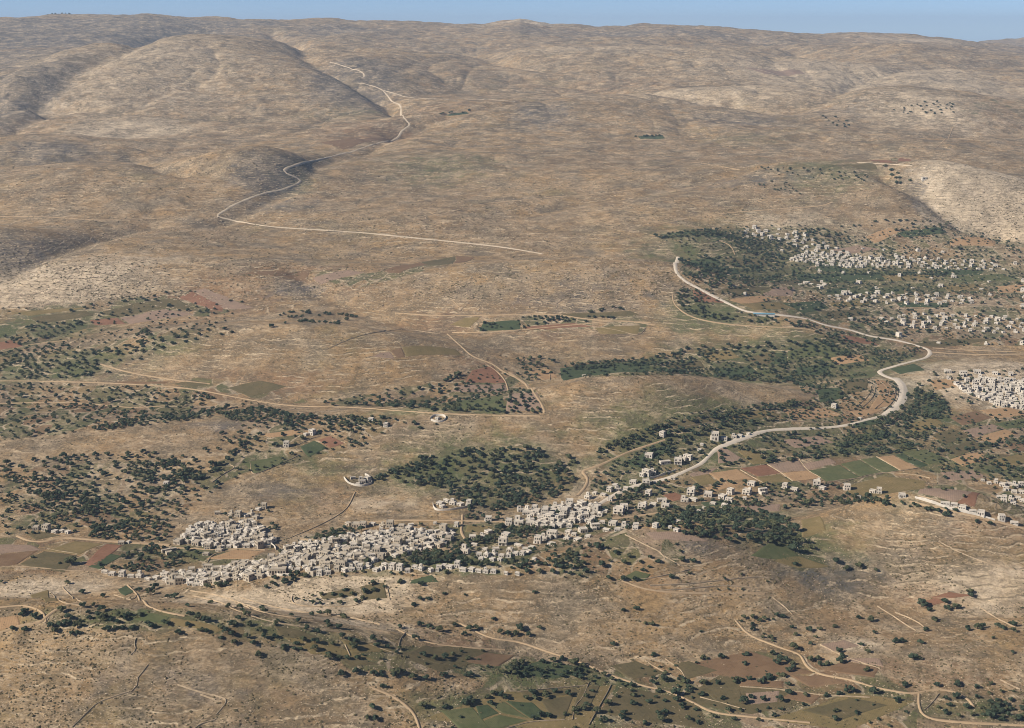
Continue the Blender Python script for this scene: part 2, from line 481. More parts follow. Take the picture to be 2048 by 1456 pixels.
def plain_material(name, c, var=0.25, sc_=1.0, rough=0.95):
    m, t, b = new_mat(name); g = N(t); p = g.pos()
    a = g.noise(p, sc_ / 4, 5, 0.65); a2 = g.noise(p, sc_ / 30, 3, 0.55)
    f = g.math('ADD', g.math('MULTIPLY', a, 0.5), g.math('MULTIPLY', a2, 0.5))
    colr = g.mix(g.smooth(f, 0.34, 0.66), tuple(x * (1 - var) for x in c), tuple(min(1, x * (1 + var)) for x in c))
    t.links.new(colr, b.inputs["Base Color"]); b.inputs["Roughness"].default_value = rough
    return m

def wall_material(name, c):
    """lime-washed limestone, each house a little different, weathered below"""
    m, t, b = new_mat(name); g = N(t); p = g.pos()
    oi = g.n("ShaderNodeObjectInfo")
    a = g.noise(p, 0.35, 5, 0.65)
    colr = g.mix(g.smooth(a, 0.3, 0.7), tuple(x * 0.86 for x in c), c)
    colr = g.mix(g.math('MULTIPLY', g.smooth(g.noise(p, 1.3, 4, 0.7), 0.55, 0.72), 0.45), colr, tuple(x * 0.6 for x in c))
    hs = g.n("ShaderNodeHueSaturation")
    t.links.new(colr, hs.inputs["Color"])
    t.links.new(g.math('ADD', 0.66, g.math('MULTIPLY', g.noise(p, 1 / 9, 3, 0.6), 0.62)), hs.inputs["Value"])
    t.links.new(hs.outputs[0], b.inputs["Base Color"])
    return m

def leaf_material(name, c1, c2):
    m, t, b = new_mat(name); g = N(t); p = g.pos()
    a = g.noise(p, 1 / 9, 2, 0.5); a2 = g.noise(p, 0.7, 3, 0.6)
    colr = g.mix(g.smooth(a, 0.35, 0.65), c1, c2)
    colr = g.mix(g.math('MULTIPLY', g.smooth(a2, 0.45, 0.65), 0.5), colr, tuple(x * 1.5 for x in c2))
    t.links.new(colr, b.inputs["Base Color"])
    tr = g.n("ShaderNodeBsdfTranslucent"); t.links.new(colr, tr.inputs[0])
    mx = g.n("ShaderNodeMixShader"); mx.inputs[0].default_value = 0.35
    t.links.new(b.outputs[0], mx.inputs[1]); t.links.new(tr.outputs[0], mx.inputs[2])
    t.links.new(mx.outputs[0], t.nodes["Material Output"].inputs[0])
    return m

M = {}
M['ground'] = ground_material()
M['white_road'] = plain_material("chalk road", (0.52, 0.455, 0.37), 0.10)
M['chalk_track'] = plain_material("chalky dirt track", (0.46, 0.38, 0.28), 0.16)
M['track'] = plain_material("dusty track", (0.345, 0.253, 0.158), 0.12)
M['wall'] = wall_material("weathered limestone walling", (0.44, 0.385, 0.305))
M['white_wall'] = wall_material("lime washed walling", (0.56, 0.515, 0.445))
M['roof'] = plain_material("rolled earth roof", (0.40, 0.35, 0.28), 0.16, 4)
M['white_roof'] = plain_material("lime roof", (0.50, 0.45, 0.38), 0.14, 4)
M['opening'] = plain_material("dark opening", (0.035, 0.032, 0.03), 0.2, 4, 0.4)
M['timber'] = plain_material("old timber", (0.07, 0.055, 0.045), 0.2, 4, 0.7)
M['drystone'] = plain_material("dry stone", (0.34, 0.265, 0.18), 0.3, 6)
M['leaf'] = leaf_material("olive and pine foliage", (0.046, 0.070, 0.046), (0.080, 0.106, 0.066))
M['leaf_b'] = leaf_material("dusty foliage", (0.085, 0.100, 0.056), (0.130, 0.138, 0.074))
M['bark'] = plain_material("bark", (0.11, 0.085, 0.06), 0.3, 6)
M['scrub'] = leaf_material("thorn scrub", (0.105, 0.095, 0.052), (0.15, 0.125, 0.068))
M['ledge'] = plain_material("weathered limestone ledge", (0.36, 0.285, 0.200), 0.2, 2)
M['rock'] = plain_material("loose limestone", (0.36, 0.285, 0.195), 0.25, 3)
M['sea'] = plain_material("sea", (0.10, 0.17, 0.26), 0.1, 0.001, 0.5)
M['sheet'] = plain_material("blue sheeting", (0.12, 0.23, 0.30), 0.2, 4, 0.5)

# ------------------------------------------------------------------ ground sheet
nr, na = GX.shape
idx = np.arange(nr * na).reshape(nr, na)
q = np.stack([idx[:-1, :-1], idx[:-1, 1:], idx[1:, 1:], idx[1:, :-1]], -1).reshape(-1, 4)[:, ::-1]
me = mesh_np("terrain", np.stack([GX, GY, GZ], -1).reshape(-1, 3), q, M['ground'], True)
terrain = tag(link("terrain", me), kind="structure")
GXf, GYf = GX.ravel(), GY.ravel()

def blob_attr(name, blobs):
    """soft patches of one soil tone; blobs: (px, py, half width px, half height px, amount)"""
    v = np.zeros(len(GXf), np.float32)
    for px, py, rx, ry, s in blobs:
        c = P([px, px + rx * 0.5], [py, py])
        d = math.hypot(c[0, 0], c[0, 1], CAM_H - c[0, 2])
        sa = max(0.10, (CAM_H - c[0, 2]) / d + 0.07)
        a = rx * d / FPX; bb = ry * d / FPX / sa
        u = (GXf - c[0, 0]) / a; t = (GYf - c[0, 1]) / bb
        m = (np.abs(u) < 2.6) & (np.abs(t) < 2.6)
        v[m] = np.maximum(v[m], s * np.exp(-0.6 * (u[m] ** 2 + t[m] ** 2)))
    at = terrain.data.attributes.new(name, 'FLOAT', 'POINT')
    at.data.foreach_set("value", v)

at = terrain.data.attributes.new("coarse", 'FLOAT', 'POINT')
at.data.foreach_set("value", np.clip((GYf - 2000) / 2500, 0, 1).astype(np.float32))
blob_attr("soil", [
    (100, 1110, 160, 30, 0.9), (330, 1125, 200, 20, 0.7), (250, 1060, 200, 40, 0.4), (470, 1095, 80, 14, 0.8), (720, 1000, 150, 40, 0.45), (1350, 1085, 90, 25, 0.8),
    (1600, 940, 260, 45, 0.6), (1960, 1000, 120, 60, 0.6), (1950, 890, 120, 50, 0.55), (1720, 830, 160, 28, 0.5), (1500, 880, 140, 25, 0.4),
    (960, 760, 70, 40, 0.7), (1180, 735, 120, 22, 0.5), (880, 800, 160, 25, 0.5), (460, 775, 180, 16, 0.8), (650, 880, 90, 22, 0.5), (250, 820, 240, 25, 0.45),
    (200, 645, 220, 30, 0.6), (430, 600, 110, 30, 0.8), (600, 552, 140, 14, 0.7), (700, 575, 70, 16, 0.5), (870, 525, 110, 16, 0.5), (870, 650, 90, 14, 0.6), (1110, 655, 190, 12, 0.6),
    (1420, 605, 70, 22, 0.7), (1560, 600, 120, 12, 0.5), (1830, 690, 120, 14, 0.6), (1720, 690, 120, 20, 0.5), (1560, 720, 200, 30, 0.4),
    (740, 270, 110, 20, 0.75), (880, 210, 130, 14, 0.5), (60, 255, 80, 30, 0.5), (1780, 322, 50, 8, 0.8), (1930, 225, 110, 16, 0.6), (1560, 130, 150, 12, 0.5), (1250, 170, 120, 8, 0.5),
    (1000, 1340, 260, 40, 0.6), (1600, 1370, 300, 45, 0.75), (900, 1280, 130, 22, 0.6), (1880, 1195, 70, 14, 0.8), (120, 1180, 100, 30, 0.4), (1340, 1165, 110, 16, 0.5), (1700, 1260, 200, 40, 0.35), (1950, 470, 120, 25, 0.5)])
blob_attr("green", [
    (1350, 880, 170, 40, 0.8), (1250, 925, 80, 22, 0.6), (950, 945, 200, 50, 0.8), (1450, 1040, 160, 40, 0.8), (1600, 1090, 110, 35, 0.8), (1780, 900, 170, 40, 0.5),
    (1560, 540, 220, 55, 1.0), (1820, 555, 260, 26, 0.9), (1600, 730, 250, 34, 0.9), (1830, 800, 60, 50, 0.8), (1450, 850, 160, 30, 0.9), (1420, 625, 90, 18, 0.9), (1650, 890, 160, 20, 0.8), (1960, 930, 120, 30, 0.6), (1240, 738, 110, 14, 0.8), (1570, 615, 110, 12, 0.7), (880, 815, 190, 14, 0.7), (620, 930, 120, 25, 0.5),
    (100, 655, 170, 30, 0.6), (100, 735, 150, 26, 0.7), (330, 690, 80, 20, 0.6), (1030, 1440, 190, 35, 0.9), (1050, 1350, 200, 28, 0.7), (300, 1235, 240, 18, 0.6), (560, 1255, 230, 22, 0.6),
    (1600, 1400, 260, 45, 0.4), (1900, 1420, 150, 28, 0.5), (700, 1185, 100, 18, 0.5), (1650, 1400, 130, 22, 0.5), (880, 330, 140, 30, 0.5), (1650, 345, 110, 22, 0.6), (590, 365, 36, 12, 0.7), (1850, 1000, 100, 22, 0.4),
    (700, 228, 80, 16, 0.5), (1500, 275, 120, 14, 0.4), (870, 1120, 200, 25, 0.6), (350, 1110, 130, 18, 0.5)])
blob_attr("pale", [
    (1990, 415, 90, 42, 1.3), (1940, 360, 80, 22, 0.9), (130, 565, 170, 26, 0.8), (260, 525, 130, 16, 0.5), (640, 1200, 150, 32, 1.0), (500, 1195, 120, 20, 0.8), (80, 1175, 110, 24, 0.8), (700, 1245, 160, 20, 0.6), (750, 1010, 90, 20, 0.5),
    (1850, 598, 200, 10, 1.0), (1900, 640, 170, 22, 0.9), (1700, 500, 120, 16, 0.6), (1950, 770, 120, 40, 0.8), (1780, 790, 34, 34, 0.8), (1990, 735, 90, 22, 0.7), (1850, 215, 120, 20, 0.7), (1400, 180, 300, 16, 0.6), (1650, 150, 300, 22, 0.6), (1900, 165, 130, 30, 0.6),
    (260, 262, 110, 16, 0.8), (300, 120, 220, 45, 0.5), (1250, 95, 250, 18, 0.5), (1840, 80, 100, 10, 0.6), (1040, 43, 50, 4, 1.2), (1970, 1185, 100, 40, 0.6), (1700, 1290, 60, 20, 0.6), (200, 970, 180, 40, 0.5), (1580, 470, 100, 22, 0.6), (1200, 990, 100, 40, 0.5), (420, 1150, 160, 22, 0.6), (760, 1090, 180, 30, 0.6), (460, 1065, 90, 28, 0.6)])
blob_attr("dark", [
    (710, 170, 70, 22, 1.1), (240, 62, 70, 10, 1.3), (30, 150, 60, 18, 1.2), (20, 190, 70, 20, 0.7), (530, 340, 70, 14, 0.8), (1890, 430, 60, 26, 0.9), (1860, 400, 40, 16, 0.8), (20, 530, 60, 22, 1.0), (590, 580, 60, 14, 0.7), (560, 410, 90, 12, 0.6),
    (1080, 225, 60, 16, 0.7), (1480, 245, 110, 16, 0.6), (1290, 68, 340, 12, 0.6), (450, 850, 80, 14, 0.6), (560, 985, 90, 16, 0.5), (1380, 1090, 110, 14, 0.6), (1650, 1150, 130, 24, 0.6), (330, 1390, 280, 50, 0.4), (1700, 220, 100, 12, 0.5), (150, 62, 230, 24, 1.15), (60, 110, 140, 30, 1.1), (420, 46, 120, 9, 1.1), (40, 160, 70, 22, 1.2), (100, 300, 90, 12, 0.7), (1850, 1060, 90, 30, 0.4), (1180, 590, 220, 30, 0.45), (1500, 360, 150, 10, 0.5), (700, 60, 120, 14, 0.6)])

def area_attr(name, polys):
    """the extent of the farmed valley floors: (photo outline, amount)"""
    v = np.zeros(len(GXf), np.float32)
    for poly, amt in polys:
        q = np.array(poly + poly[:1], float); pts = []
        for a, b in zip(q[:-1], q[1:]):
            k = max(1, int(np.hypot(*(b - a)) / 25))
            pts += [a + (b - a) * i / k for i in range(k)]
        pts = np.array(pts); w_ = P(pts[:, 0], pts[:, 1])[:, :2]
        lo, hi = w_.min(0), w_.max(0)
        m = np.nonzero((GXf > lo[0]) & (GXf < hi[0]) & (GYf > lo[1]) & (GYf < hi[1]))[0]
        x, y = GXf[m], GYf[m]; c = np.zeros(len(m), bool); j = len(w_) - 1
        for i in range(len(w_)):
            xi, yi = w_[i]; xj, yj = w_[j]
            if yi != yj: c ^= ((yi > y) != (yj > y)) & (x < (xj - xi) * (y - yi) / (yj - yi) + xi)
            j = i
        v[m[c]] = np.maximum(v[m[c]], amt)
    v = v.reshape(GX.shape)
    for _ in range(3):
        k = v.copy(); k[2:-2] = (v[:-4] + v[1:-3] + v[2:-2] + v[3:-1] + v[4:]) / 5; v = k.copy()
        v[:, 2:-2] = (k[:, :-4] + k[:, 1:-3] + k[:, 2:-2] + k[:, 3:-1] + k[:, 4:]) / 5
    at = terrain.data.attributes.new(name, 'FLOAT', 'POINT')
    at.data.foreach_set("value", np.ascontiguousarray(v.ravel(), np.float32))

area_attr("farm", [
    ([(1357, 518), (1315, 472), (1450, 455), (1640, 450), (1720, 478), (1800, 455), (1900, 450), (2060, 490), (2060, 692), (1870, 692), (1740, 668), (1600, 634), (1470, 612), (1400, 576), (1362, 548)], 0.9),
    ([(1345, 590), (1385, 578), (1480, 625), (1700, 665), (1850, 700), (1800, 725), (1740, 735), (1690, 692), (1640, 662), (1500, 648), (1400, 641), (1360, 615)], 0.9),
    ([(1120, 735), (1300, 715), (1420, 700), (1560, 685), (1700, 688), (1850, 705), (1755, 742), (1730, 765), (1650, 785), (1560, 772), (1420, 754), (1300, 750), (1120, 757)], 0.95),
    ([(1195, 905), (1250, 870), (1340, 835), (1460, 814), (1620, 800), (1710, 765), (1725, 800), (1680, 820), (1690, 848), (1640, 855), (1530, 860), (1440, 890), (1400, 925), (1300, 965), (1230, 990), (1170, 990), (1200, 930)], 0.95),
    ([(1270, 980), (1380, 940), (1440, 895), (1530, 864), (1700, 852), (1810, 800), (1860, 760), (1920, 830), (2060, 830), (2060, 1040), (1950, 1020), (1850, 995), (1700, 980), (1500, 982), (1300, 1060), (1180, 1030)], 0.95),
    ([(640, 810), (700, 795), (860, 765), (940, 735), (990, 730), (1060, 760), (1095, 828), (1000, 828), (880, 822), (740, 812)], 0.95),
    ([(230, 765), (330, 755), (480, 755), (600, 790), (640, 812), (500, 797), (380, 776), (240, 768)], 0.9),
    ([(-30, 768), (200, 768), (420, 785), (470, 830), (300, 848), (120, 872), (-30, 885)], 0.75),
    ([(460, 815), (600, 822), (760, 835), (880, 850), (760, 870), (720, 895), (640, 912), (560, 930), (500, 945), (440, 970), (420, 940), (500, 880)], 0.85),
    ([(0, 932), (280, 907), (450, 940), (440, 975), (330, 1060), (0, 1070)], 0.55),
    ([(-30, 620), (200, 600), (380, 580), (510, 610), (440, 630), (200, 650), (150, 680), (-30, 710)], 0.9),
    ([(-30, 710), (180, 690), (350, 655), (410, 660), (350, 690), (220, 720), (190, 760), (-30, 762)], 0.75),
    ([(-30, 1075), (330, 1090), (560, 1090), (540, 1120), (330, 1140), (200, 1140), (-30, 1140)], 0.95),
    ([(60, 1240), (250, 1215), (300, 1215), (480, 1250), (740, 1290), (760, 1340), (560, 1300), (380, 1260), (100, 1260)], 0.85),
    ([(640, 1285), (820, 1290), (1000, 1305), (1200, 1335), (1380, 1330), (1500, 1300), (1640, 1312), (1760, 1340), (1830, 1390), (1840, 1470), (830, 1470), (900, 1400), (1000, 1350), (700, 1345)], 0.85),
    ([(1840, 1395), (1950, 1385), (2060, 1400), (2060, 1445), (1880, 1440)], 0.7),
    ([(1480, 1100), (1560, 1080), (1620, 1090), (1680, 1135), (1600, 1145)], 0.8),
    ([(560, 1090), (700, 1050), (950, 1045), (1100, 1030), (1250, 1000), (1350, 1050), (1380, 1130), (1150, 1160), (900, 1150), (560, 1160)], 0.75),
    ([(745, 958), (850, 917), (950, 899), (1100, 902), (1160, 925), (1146, 985), (1000, 1020), (900, 1000), (800, 968)], 0.75),
    ([(940, 640), (1260, 622), (1310, 645), (1280, 672), (1190, 660), (950, 668)], 0.85),
    ([(470, 552), (620, 538), (740, 545), (900, 510), (960, 512), (830, 548), (720, 580), (640, 565)], 0.75),
    ([(1700, 330), (1800, 312), (1835, 325), (1790, 340)], 0.7), ([(1890, 205), (2060, 190), (2060, 250), (1930, 240)], 0.5),
])

# the sea beyond the far ridge
xs = np.linspace(-36000, 36000, 13); ys = np.linspace(15500, 40000, 9)
X, Y = np.meshgrid(xs, ys); ii = np.arange(X.size).reshape(X.shape)
qs = np.stack([ii[:-1, :-1], ii[:-1, 1:], ii[1:, 1:], ii[1:, :-1]], -1).reshape(-1, 4)
tag(link("sea", mesh_np("sea", np.stack([X, Y, np.full_like(X, -120)], -1).reshape(-1, 3), qs, M['sea'])), kind="structure")

# ------------------------------------------------------------------ roads, tracks, fields, walls
def spline(pts, step=5.0):
    """Catmull-Rom through photo points"""
    p = np.array(pts, float)
    p = np.vstack([2 * p[0] - p[1], p, 2 * p[-1] - p[-2]])
    out = []
    for i in range(1, len(p) - 2):
        n = max(2, int(np.hypot(*(p[i + 1] - p[i])) / step))
        for t in np.arange(n) / n:
            a, b, c, d = p[i - 1], p[i], p[i + 1], p[i + 2]
            out.append(0.5 * ((2 * b) + (c - a) * t + (2 * a - 5 * b + 4 * c - d) * t * t + (3 * b - a - 3 * c + d) * t ** 3))
    out.append(p[-2])
    return np.array(out)

def ground_path(pts, step=5.0, smooth=2):
    s = spline(pts, step)
    g = P(s[:, 0], s[:, 1])[:, :2]
    # leave out the leaps that a crest hides
    d = np.hypot(*np.diff(g, axis=0).T); med = np.median(d) + 1e-6
    for _ in range(smooth):
        g[1:-1] = 0.25 * g[:-2] + 0.5 * g[1:-1] + 0.25 * g[2:]
    # resample evenly
    seg = np.hypot(*np.diff(g, axis=0).T); L = np.concatenate([[0], np.cumsum(seg)])
    n = max(3, int(L[-1] / max(2.5, min(12, L[-1] / 200))))
    t = np.linspace(0, L[-1], n)
    return np.stack([np.interp(t, L, g[:, 0]), np.interp(t, L, g[:, 1])], -1)

def ribbon(name, pts, width, mat, lift=0.35, wob=0.3, kind="structure"):
    g = ground_path(pts)
    tan = np.gradient(g, axis=0); tan /= np.maximum(np.hypot(tan[:, 0], tan[:, 1]), 1e-6)[:, None]
    nrm = np.stack([-tan[:, 1], tan[:, 0]], -1)
    m = 5
    wv = width * (1 + wob * fbm(g[:, 0], g[:, 1], 40, 3, 5))
    V = []
    for k in range(m):
        o = (k / (m - 1) - 0.5)
        e = g + nrm * (o * wv)[:, None]
        V.append(np.column_stack([e, gz(e[:, 0], e[:, 1]) + lift + 0.35 - (0.8 if k in (0, m - 1) else 0)]))
    V = np.stack(V, 1); n = len(g); ii = np.arange(n * m).reshape(n, m)
    q = np.stack([ii[:-1, :-1], ii[:-1, 1:], ii[1:, 1:], ii[1:, :-1]], -1).reshape(-1, 4)[:, ::-1]
    o = link(name, mesh_np(name, V.reshape(-1, 3), q, mat, True))
    if kind: o["kind"] = kind
    return o

WR, TR = M['white_road'], M['track']
ribbon("road", [(1356, 514), (1350, 530), (1353, 545), (1370, 562), (1400, 578), (1430, 594), (1455, 606), (1480, 618), (1500, 624), (1550, 629), (1610, 637), (1650, 650), (1700, 660), (1740, 672), (1790, 680), (1830, 690), (1862, 702), (1855, 714), (1820, 724), (1780, 735), (1757, 743), (1770, 752), (1800, 764), (1808, 780), (1803, 800), (1795, 812), (1775, 828), (1730, 841), (1690, 851), (1640, 856), (1580, 858), (1530, 862), (1490, 875), (1460, 886), (1430, 900), (1405, 925), (1375, 940), (1340, 955), (1300, 965), (1260, 975), (1225, 992), (1195, 1010), (1160, 1030), (1120, 1046)], 7.0, WR, 0.45)
ribbon("road", [(1790, 756), (1803, 768), (1808, 782), (1803, 800), (1792, 815), (1770, 830)], 11.0, WR, 0.40)
ribbon("road", [(1862, 704), (1900, 707), (1960, 709), (2060, 708)], 4.32, TR, 0.42)
ribbon("road", [(1865, 696), (1930, 700), (2060, 705)], 2.88, TR, 0.40)
ribbon("dirt_track", [(1085, 508), (1040, 500), (985, 492), (930, 486), (870, 480), (800, 473), (740, 467), (700, 464), (640, 460), (560, 455), (510, 449), (470, 441), (432, 432), (447, 424), (458, 415), (490, 400), (530, 386), (565, 379), (590, 370), (603, 362), (597, 356), (572, 347), (567, 340), (600, 328), (650, 316), (700, 304), (750, 288), (790, 279), (800, 272), (802, 262), (822, 249), (808, 240), (800, 226), (804, 213), (780, 200), (776, 190), (765, 180), (740, 170), (715, 166)], 6.0, M['chalk_track'], 0.6)
ribbon("dirt_track", [(765, 180), (790, 187), (820, 195), (880, 198), (960, 199), (1030, 203)], 6, M['chalk_track'], 0.6)
ribbon("dirt_track", [(724, 157), (731, 150), (722, 143), (700, 136), (660, 124)], 6.5, M['chalk_track'], 0.6)
ribbon("road", [(700, 1046), (800, 1041), (860, 1041), (925, 1042), (980, 1043), (1060, 1046), (1120, 1046), (1180, 1042), (1240, 1036), (1290, 1030), (1340, 1022)], 3.60, TR, 0.45)
ribbon("road", [(925, 1030), (925, 1045), (922, 1062), (930, 1078)], 2.88, TR, 0.40)
ribbon("road", [(35, 1072), (60, 1082), (90, 1083), (130, 1076), (200, 1081), (260, 1085), (340, 1090)], 5, M['track'], 0.45)
ribbon("path", [(320, 880 + 215), (380, 1097), (430, 1100), (480, 1098), (530, 1100)], 2.88, TR, 0.4)
ribbon("path", [(415, 1125), (422, 1112), (440, 1105), (470, 1100)], 2.16, TR, 0.4)
ribbon("road", [(1330, 880), (1290, 893), (1255, 905), (1200, 930), (1165, 943), (1176, 955), (1172, 972), (1155, 992)], 3.60, TR, 0.45)
ribbon("dirt_track", [(895, 668), (920, 690), (945, 712), (985, 728), (1010, 745), (1050, 765), (1070, 790), (1085, 812), (1090, 826)], 3.60, TR, 0.45)
ribbon("dirt_track", [(975, 730), (1000, 748), (1012, 765), (1018, 785)], 2.88, TR, 0.40)
ribbon("dirt_track", [(1020, 745), (1055, 770), (1070, 780)], 6.48, TR, 0.38)
ribbon("dirt_track", [(790, 626), (850, 630), (900, 632), (1000, 630), (1100, 629), (1190, 640), (1300, 645)], 2.88, TR, 0.5)
ribbon("dirt_track", [(905, 665), (960, 665), (1040, 660), (1150, 650), (1240, 642), (1310, 650)], 2.88, TR, 0.5)
ribbon("path", [(905, 600), (915, 612), (928, 622), (905, 630)], 2.16, TR, 0.4)
ribbon("dirt_track", [(1470, 1240), (1500, 1270), (1560, 1295), (1600, 1310), (1612, 1330), (1640, 1348), (1700, 1360), (1750, 1375), (1820, 1387), (1860, 1381), (1900, 1382), (1935, 1398), (1948, 1415)], 2.59, TR, 0.4)
ribbon("dirt_track", [(1838, 1388), (1838, 1410), (1850, 1432), (1900, 1443), (2060, 1452)], 3.24, TR, 0.42)
ribbon("dirt_track", [(794, 1259), (830, 1275), (870, 1288), (940, 1296), (1010, 1300)], 2.45, TR, 0.4)
ribbon("dirt_track", [(920, 1247), (980, 1275), (1040, 1285), (1100, 1305), (1160, 1325), (1220, 1350), (1280, 1370), (1340, 1385), (1385, 1405), (1430, 1425), (1500, 1434), (1620, 1446)], 2.45, TR, 0.4)
ribbon("road", [(-10, 1270), (40, 1252), (80, 1245), (100, 1228), (130, 1212), (170, 1203)], 3.60, TR, 0.42)
ribbon("dirt_track", [(255, 1170), (275, 1190), (290, 1208), (320, 1222), (370, 1232)], 2.16, TR, 0.4)
ribbon("dirt_track", [(0, 1215), (50, 1212), (85, 1225), (92, 1245)], 2.16, TR, 0.4)
ribbon("dirt_track", [(740, 1374), (770, 1386), (800, 1402), (828, 1428), (840, 1460)], 1.87, TR, 0.4)
ribbon("dirt_track", [(-10, 762), (100, 763), (250, 768), (380, 778), (500, 800), (590, 812), (700, 815), (800, 822), (900, 828), (1000, 831), (1080, 832)], 2.4, TR, 0.45)
ribbon("dirt_track", [(-10, 808), (100, 805), (180, 808), (260, 815), (330, 812)], 2.88, TR, 0.42)
ribbon("dirt_track", [(200, 728), (260, 745), (350, 760), (420, 768)], 2.88, TR, 0.4)
ribbon("dirt_track", [(-10, 708), (60, 690), (140, 680)], 2.88, TR, 0.45)
ribbon("dirt_track", [(1640, 664), (1600, 657), (1500, 652), (1430, 645), (1380, 632), (1350, 610), (1345, 590)], 2.52, TR, 0.45)
ribbon("path", [(1240, 1160), (1300, 1180), (1400, 1187), (1530, 1187)], 1.87, TR, 0.4)
ribbon("path", [(690, 1062), (640, 1085 - 5), (600, 1078)], 1.58, TR, 0.4)
ribbon("path", [(575, 1078), (640, 1050), (690, 1020), (710, 985)], 1.73, TR, 0.4)
ribbon("path", [(860, 425), (880, 430), (960, 410), (1100, 395), (1200, 388), (1320, 372)], 3.60, TR, 0.6)
ribbon("path", [(1310, 450), (1420, 430), (1560, 418), (1640, 412), (1665, 404)], 2.88, TR, 0.6)
ribbon("path", [(1715, 325), (1790, 329), (1825, 332)], 5, M['chalk_track'], 0.6)
ribbon("path", [(0, 433), (90, 434), (200, 440), (330, 436)], 2.88, TR, 0.5)
ribbon("path", [(1515, 139), (1555, 150)], 8, M['chalk_track'], 0.7)
ribbon("path", [(1905, 255), (1900, 270), (1880, 290), (1870, 297)], 3.60, TR, 0.6)
ribbon("path", [(1480, 340), (1380, 325), (1300, 340)], 2.88, TR, 0.6)
ribbon("path", [(1470, 510), (1462, 492), (1440, 482)], 2.16, TR, 0.5)
ribbon("path", [(2060, 1060), (1960, 1035), (1900, 1022), (1820, 1003)], 2.88, TR, 0.4)

def field(quad, mat, lift=0.22):
    """a cultivated plot laid over the ground; quad: four photo corners in order"""
    q = np.array(quad, float)
    g = P(q[:, 0], q[:, 1])[:, :2]
    n, m = 26, 26
    s, t = np.meshgrid(np.linspace(0, 1, n), np.linspace(0, 1, m), indexing='ij')
    XY = ((1 - s) * (1 - t))[..., None] * g[0] + (s * (1 - t))[..., None] * g[1] + (s * t)[..., None] * g[2] + ((1 - s) * t)[..., None] * g[3]
    X, Y = XY[..., 0], XY[..., 1]
    X = X + fbm(X, Y, 30, 2, 9) * 0.9; Y = Y + fbm(X, Y, 30, 2, 10) * 1.6
    ed = (s == 0) | (s == 1) | (t == 0) | (t == 1)
    Z = gz(X, Y) + np.where(ed, lift - 0.5, lift)
    ii = np.arange(n * m).reshape(n, m)
    f = np.stack([ii[:-1, :-1], ii[:-1, 1:], ii[1:, 1:], ii[1:, :-1]], -1).reshape(-1, 4)
    v = np.stack([X, Y, Z], -1).reshape(-1, 3)
    a, b, c = v[f[0, 0]], v[f[0, 1]], v[f[0, 2]]
    if np.cross(b - a, c - a)[2] < 0: f = f[:, ::-1]
    return tag(link("field", mesh_np("field", v, f, mat, True)), kind="structure")

S = {
    'red': soil_material("tilled red soil", (0.20, 0.105, 0.065), (0.25, 0.135, 0.085), 5, 0.7),
    'brown': soil_material("tilled brown soil", (0.165, 0.105, 0.062), (0.205, 0.135, 0.08), 5, -0.5),
    'mauve': soil_material("fallow grey brown soil", (0.24, 0.175, 0.13), (0.29, 0.205, 0.15), 6, 0.3),
    'tan': soil_material("stubble", (0.33, 0.215, 0.12), (0.38, 0.25, 0.14), 6, -0.2),
    'olive': soil_material("dry pasture", (0.17, 0.135, 0.062), (0.22, 0.165, 0.08), 5, 0.5),
    'green': soil_material("green crop", (0.085, 0.100, 0.045), (0.122, 0.125, 0.060), 4, 0.6),
    'deep': soil_material("dark green crop", (0.052, 0.072, 0.037), (0.074, 0.092, 0.046), 4, 0.2),
    'dim': soil_material("dark brown green plot", (0.105, 0.09, 0.048), (0.14, 0.112, 0.06), 5, 0.9),
}
